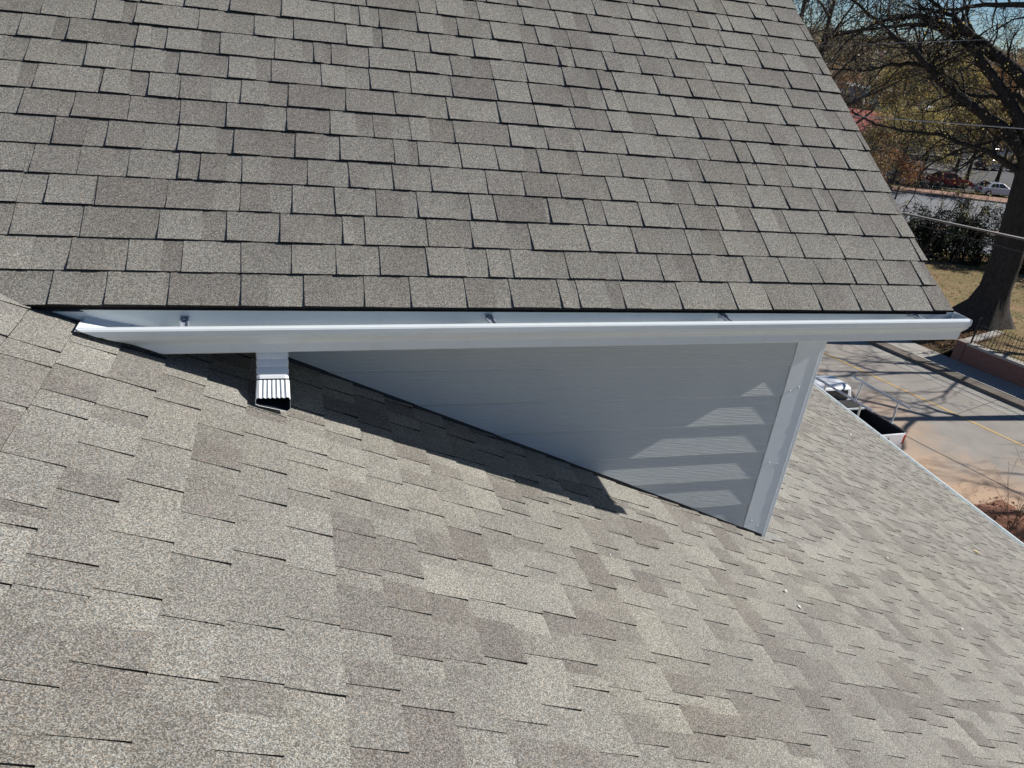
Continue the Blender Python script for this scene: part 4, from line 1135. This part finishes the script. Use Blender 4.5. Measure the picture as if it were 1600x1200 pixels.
def panel(pts_, name, mat, root, th=.012):
    m = MB(); a, b, c = Vector(pts_[0]), Vector(pts_[1]), Vector(pts_[2]); nrm = (b - a).cross(c - a).normalized() * th; n = len(pts_)
    m.add(list(pts_) + [tuple(Vector(p) + nrm) for p in pts_], [tuple(range(n))[::-1], tuple(range(n, 2 * n))] + [(i, (i + 1) % n, n + (i + 1) % n, n + i) for i in range(n)])
    return m.build(name, mat, root)
def sedan(loc, rz_, mat, label, H=1.45, L=4.6, suv=False):
    root = empty('parked_car', loc, rz_); tag(root, label, 'car', 'cars parked beyond the second street'); k = H / 1.45; s = L / 4.6
    body = [(-2.25, .35), (-2.28, .62), (-2.2, .88), (-1.75, .95), (1.0, .96), (2.0, .82), (2.27, .62), (2.28, .35), (1.75, .28), (1.05, .28), (-1.05, .28), (-1.75, .28)]
    extrude([(x * s, z * k) for x, z in body], .88, 'body', mat, root, lambda z: .88 - .08 * abs(z / k - .6), .05)
    cab = [(-1.95, .93), (-1.25, 1.40), (.15, 1.44), (1.05, .95)] if not suv else [(-2.15, .93), (-1.95, 1.42), (.2, 1.45), (1.05, .95)]
    cab = [(x * s, z * k) for x, z in cab]; inn = lambda z: .82 - .22 * (z / k - .93) / .5
    extrude(cab, .75, 'cabin', mat, root, inn, .05)
    for sg in (1, -1):
        w_ = lambda x, z: (x * s, sg * (inn(z * k) + .006), z * k)
        q = [w_(-1.35 if not suv else -1.85, .98), w_(-1.05 if not suv else -1.75, 1.34), w_(-.38, 1.37), w_(-.38, .98)]; panel(q[::-1] if sg > 0 else q, 'side_window', M['glass'], root, .006)
        q = [w_(-.30, .98), w_(-.30, 1.37), w_(.12, 1.37), w_(.78, .99)]; panel(q[::-1] if sg > 0 else q, 'side_window', M['glass'], root, .006)
        wheel(root, 1.4 * s, sg * .82); wheel(root, -1.4 * s, sg * .82)
        m = MB(); m.box((2.2 * s, sg * .5 - .18, .6 * k), (2.295 * s, sg * .5 + .18, .72 * k)); m.build('headlight', M['chrome'], root)
        m = MB(); m.box((-2.29 * s, sg * .58 - .17, .68 * k), (-2.2 * s, sg * .58 + .17, .84 * k)); m.build('tail_light', M['redlens'], root)
    q = [(.20 * s, .56, 1.40 * k), (.20 * s, -.56, 1.40 * k), (1.0 * s, -.72, .99 * k), (1.0 * s, .72, .99 * k)]; panel([(x + .01, y, z + .012) for x, y, z in q][::-1], 'windscreen', M['glass'], root)
    if not suv: q = [(-1.28 * s, .56, 1.385 * k), (-1.28 * s, -.56, 1.385 * k), (-1.88 * s, -.7, .985 * k), (-1.88 * s, .7, .985 * k)]; panel([(x - .01, y, z + .012) for x, y, z in q], 'rear_window', M['glass'], root)
    return root
a2 = math.atan2(U2.y, U2.x)
sedan((69.4, 62.4, G0), a2 + .12, paint('silver_paint', (.45, .50, .56)), 'silver-blue car with its nose to the right, nearest the second street')
sedan((67.0, 66.4, G0), a2 + .1, paint('red_paint', (.42, .035, .04)), 'dark red car left of the silver-blue one')
sedan((88.0, 87.5, G0), a2 + .5, paint('grey_paint', (.25, .26, .28)), 'grey sport utility car behind the red car', 1.75, 4.7, True)
sedan((86.0, 79.5, G0), a2 + .4, paint('dark_blue_paint', (.03, .04, .07)), 'dark blue car behind the silver-blue one')
sedan((92.0, 79.5, G0), a2 + .4, paint('black_paint', (.02, .02, .022)), 'black car just left of the oak trunk')
sedan((98.0, 91.0, G0), a2 + .4, M['vanwhite'], 'white car at the back of the parking lot seen through branches', 1.5)
sedan((81.0, 90.0, G0), a2 + .5, paint('slate_paint', (.10, .12, .15)), 'slate car far left in the parking lot', 1.7, 4.7, True)
sedan((63.5, 70.2, G0), a2 + .2, paint('maroon_paint', (.10, .02, .02)), 'maroon car low beside the rust-orange tree', 1.4)

# pickup truck: +x forward, tail at x=0
FW = -TV
pk_ = empty('pickup_truck', ST(20.05, -8.87, G0 + .03), math.radians(99.5)); pk_.rotation_euler = (math.radians(3.0), math.radians(1.5), math.radians(97.5)); tag(pk_, 'white pickup truck with a grey ladder rack parked on the street below the eave', 'pickup truck')
HWD = .92
# body lower sides as one shell each
for sg in (1, -1):
    m = MB()
    prof_ = [(.02, .55), (.0, .80), (.015, 1.18), (.06, 1.24), (1.95, 1.26), (1.95, .55), (1.55, .55), (1.42, .80), (1.12, .92), (.82, .80), (.69, .55)]
    n = len(prof_); yo = lambda z: HWD - .05 * abs(z - .95)
    A = [(x, sg * yo(z), z) for x, z in prof_]; B = [(x, sg * (HWD - .13), z) for x, z in prof_]
    m.add(A + B, [tuple(range(n)), tuple(range(n, 2 * n))[::-1]] + [(i, n + i, n + (i + 1) % n, (i + 1) % n) for i in range(n)])
    o = m.build('bed_side', M['vanwhite'], pk_); b = o.modifiers.new('b', 'BEVEL'); b.width = .025; b.segments = 3; b.limit_method = 'ANGLE'
    m = MB(); m.box((.0, sg * (HWD - .125) - (.012 if sg > 0 else -.0), .62), (1.93, sg * (HWD - .125) + (.0 if sg > 0 else .012), 1.255)); m.build('bed_liner_side', M['liner'], pk_)
    m = MB(); m.box((.03, sg * (HWD - .065) - .055, 1.262), (1.94, sg * (HWD - .065) + .055, 1.285)); m.build('rail_cap', M['liner'], pk_)
    m = MB(); m.box((-.012, sg * (HWD - .075) - .06, .82), (.02, sg * (HWD - .075) + .06, 1.16)); m.build('tail_light', M['redlens'], pk_)
    wheel(pk_, 1.12, sg * .80, .36, .24); wheel(pk_, 4.25, sg * .80, .36, .24)
m = MB(); m.box((-.02, -.80, .60), (.05, .80, 1.235)); o = m.build('tailgate', M['vanwhite'], pk_); b = o.modifiers.new('b', 'BEVEL'); b.width = .03; b.segments = 3
m = MB(); m.box((-.028, -.13, 1.02), (-.018, .13, 1.10)); m.build('tailgate_handle', M['liner'], o)
m = MB(); m.box((.05, -.785, .60), (1.93, .785, .66)); m.build('bed_floor', M['liner'], pk_)
m = MB(); m.box((-.16, -.88, .42), (-.03, .88, .58)); o = m.build('rear_bumper', M['chrome'], pk_); b = o.modifiers.new('b', 'BEVEL'); b.width = .03; b.segments = 2
body = [(1.97, .45), (1.97, 1.22), (3.40, 1.20), (4.95, 1.08), (5.15, .85), (5.15, .45), (4.62, .45), (4.5, .72), (4.25, .80), (4.0, .72), (3.88, .45)]
extrude(body, HWD, 'front_body', M['vanwhite'], pk_, lambda z: HWD - .05 * abs(z - .9), .05)
cab = [(1.99, 1.20), (2.06, 1.72), (2.25, 1.80), (3.0, 1.79), (3.15, 1.72), (3.62, 1.21)]
cin = lambda z: .87 - .26 * max(0, z - 1.2)
extrude(cab, .8, 'cab', M['vanwhite'], pk_, cin, .06)
panel([(1.993, .62, 1.30), (1.993, -.62, 1.30), (2.042, -.56, 1.66), (2.042, .56, 1.66)][::1], 'rear_window', M['glass'], pk_, .012)
for sg in (1, -1):
    w_ = lambda x, z: (x, sg * (cin(z) + .004), z)
    for q in ([w_(2.16, 1.27), w_(2.2, 1.68), w_(2.46, 1.70), w_(2.46, 1.27)], [w_(2.54, 1.27), w_(2.54, 1.70), w_(3.03, 1.69), w_(3.42, 1.28)]):
        panel(q[::-1] if sg > 0 else q, 'side_window', M['glass'], pk_, .006)
    m = MB(); m.box((3.28, sg * .99 - .09, 1.22), (3.36, sg * .99 + .09, 1.38)); m.build('mirror', M['liner'], pk_)
    m = MB(); m.box((5.1, sg * .66 - .16, .78), (5.17, sg * .66 + .16, .96)); m.build('headlight', M['chrome'], pk_)
q = [(3.16, .66, 1.715), (3.16, -.66, 1.715), (3.6, -.8, 1.235), (3.6, .8, 1.235)]; panel([(x + .012, y, z + .012) for x, y, z in q][::-1], 'windscreen', M['glass'], pk_)
def stretch():
    for o in pk_.children:
        if o.type != 'MESH' or o.name.startswith(('wheel', 'cab', 'front', 'side_w', 'rear_w', 'mirror', 'headl', 'winds')): continue
        for vx in o.data.vertices:
            if vx.co.x < 1.0: vx.co.x -= .45
        for c in o.children:
            for vx in c.data.vertices:
                if vx.co.x < 1.0: vx.co.x -= .45
    for o in pk_.children:
        if o.name.startswith('wheel') and o.data.vertices[0].co.x < 2:
            for ob in (o, *o.children):
                for vx in ob.data.vertices: vx.co.x -= .25
bpy.context.view_layer.update(); stretch()
# tool box across the bed
m = MB(); m.box((1.35, -.74, .90), (1.90, .74, 1.27)); o = m.build('tool_box', M['liner'], pk_)
m = MB(); m.box((1.32, -.76, 1.272), (1.92, .76, 1.31)); m.build('lid', M['liner'], o)
m = MB(); m.box((1.285, -.76, 1.255), (1.318, .30, 1.315)); m.build('lid_edge', M['white'], o)
# ladder rack: posts and bars
rk = empty('ladder_rack', (0, 0, 0), 0, pk_)
for sg in (1, -1):
    for x, lean in ((.18, .04), (1.85, -.04)):
        m = MB(); m.tube([(x, sg * (HWD - .07), 1.285), (x + lean, sg * (HWD - .05), 2.03)], .036, 6); m.tube([(x, sg * (HWD - .07), 1.285), (x, sg * (HWD - .07), 1.30)], .06, 6); m.build('post', M['rack'], rk)
    m = MB(); m.tube([(-.28, sg * (HWD - .05), 2.06), (2.3, sg * (HWD - .05), 2.06)], .042, 8); m.build('side_bar', M['rack'], rk)
for (s, t, lab) in ((21.6, -12.0, 'orange traffic cone beyond the pickup, left of the two'), (21.65, -11.4, 'orange traffic cone beyond the pickup, right of the two')):
    root = empty('traffic_cone', ST(s, t, G0 + .006)); tag(root, lab, 'traffic cone')
    m = MB(); m.tube([(0, 0, .03), (0, 0, .72)], [.14, .03], 12); m.build('cone_body', M['cone'], root)
    m = MB(); m.box((-.19, -.19, 0), (.19, .19, .03)); m.build('base', M['cone'], root)

# ================================================================== buildings and street furniture
def building(loc, rz_, w, d, h, rh, mat, rmat, label, nwin=4, storeys=1):
    root = empty('building', loc, rz_); tag(root, label, 'building')
    m = MB(); m.box((-w / 2, -d / 2, -.3), (w / 2, d / 2, h)); m.build('wall', mat, root)
    m = MB(); o_ = .5
    if rh > .4:
        m.add([(-w / 2 - o_, -d / 2 - o_, h + .003), (w / 2 + o_, -d / 2 - o_, h + .003), (w / 2 + o_, d / 2 + o_, h + .003), (-w / 2 - o_, d / 2 + o_, h + .003), (-w / 2 + d * .3, 0, h + rh), (w / 2 - d * .3, 0, h + rh)], [(0, 1, 5, 4), (2, 3, 4, 5), (1, 2, 5), (3, 0, 4), (3, 2, 1, 0)])
    else: m.box((-w / 2 - .2, -d / 2 - .2, h + .003), (w / 2 + .2, d / 2 + .2, h + .4))
    m.build('roof', rmat, root)
    for k in range(storeys):
        for i in range(nwin):
            x = -w / 2 + w * (i + .5) / nwin
            for sy in (-1, 1):
                m = MB(); z0 = .9 + k * 3; m.box((x - .7, sy * d / 2 - .04, z0), (x + .7, sy * d / 2 + .04, z0 + 1.5)); f = m.build('window', M['white'], root)
                m = MB(); m.box((x - .62, sy * (d / 2 + .02) - .035, z0 + .08), (x + .62, sy * (d / 2 + .02) + .035, z0 + 1.42)); m.build('pane', M['glass'], f)
M['redroof'] = simple('red_roof', (.42, .13, .10), .7); M['cream'] = simple('pale_wall', (.55, .55, .52), .8); M['bluewall'] = simple('bluish_wall', (.40, .46, .55), .7); M['greyroof'] = simple('grey_roof', (.30, .32, .35), .7)
M['rbrick'] = simple('red_brick_far', (.25, .11, .08), .9)
x, y = polar(38.9, 100); building((x, y, G0), -.7, 11, 9, 4.3, 2.0, M['cream'], M['redroof'], 'low pale building with a red roof seen past the upper roof edge')
x, y = polar(38.6, 150); building((x, y, G0 + .5), -.6, 18, 12, 6.0, .3, M['bluewall'], M['greyroof'], 'bluish flat-roofed building behind the bare branches at left', 5, 2)
x, y = polar(45.6, 150); building((x, y, G0), -.8, 34, 14, 4.6, .3, M['cream'], M['white'], 'long pale flat-roofed building behind the parking lot', 9, 1)
x, y = polar(42.4, 190); building((x, y, G0 + 1), -.7, 24, 12, 6.0, 2.0, M['rbrick'], M['greyroof'], 'brick building with a grey roof far behind the trees', 6, 2)
root = empty('bollard_lamp', (56.4, 61.7, -10)); tag(root, 'short dark post with a white head beside the second street', 'post')
m = MB(); m.tube([(0, 0, 0), (0, 0, .95)], .09, 8); m.build('pole', M['iron'], root)
m = MB(); m.tube([(0, 0, .95), (0, 0, 1.15), (0, 0, 1.45), (0, 0, 1.6)], [.12, .26, .24, .08], 10); m.build('lamp_head', M['white'], root)
# overhead cables with their poles outside the frame
def cable(name, a, b, sag, r, mat, label):
    a, b = Vector(a), Vector(b); d = b - a; a = a - d * 0.0; pts_ = [a.lerp(b, i / 24) - Vector((0, 0, sag * 4 * (i / 24) * (1 - i / 24))) for i in range(25)]
    m = MB(); m.tube(pts_, r, 6, cap=True); o = m.build(name, mat, smooth=True); tag(o, label, 'cable')
M['cable'] = simple('grey_cable', (.055, .055, .062), .5); M['thinc'] = simple('thin_grey_cable', (.45, .45, .48), .5, .3)
def ext(a, b, f0, f1): a, b = Vector(a), Vector(b); d = b - a; return a - d * f0, b + d * f1
a, b = ext((7.35, 8.12, .08), (10.63, 7.51, -.27), .85, 6); cable('power_cable', a, b, .0, .024, M['cable'], 'thick grey service cable crossing in front of the oak trunk')
a, b = ext((15.56, 18.4, .64), (17.16, 14.03, 1.09), 3, 3); cable('power_cable', a, b, .0, .013, M['thinc'], 'thin pale cable crossing the yellow leaves above the cars')
a, b = ext((13.85, 14.16, -1.61), (14.19, 10.86, -1.39), 3, 3); cable('power_cable', a, b, .0, .008, M['cable'], 'very thin dark cable below the thick one')
a, b = ext((22.56, 28.26, 2.82), (26.96, 24.12, 3.74), 2, 3); cable('power_cable', a, b, .0, .010, M['thinc'], 'thin cable near the horizon among the upper oak limbs')
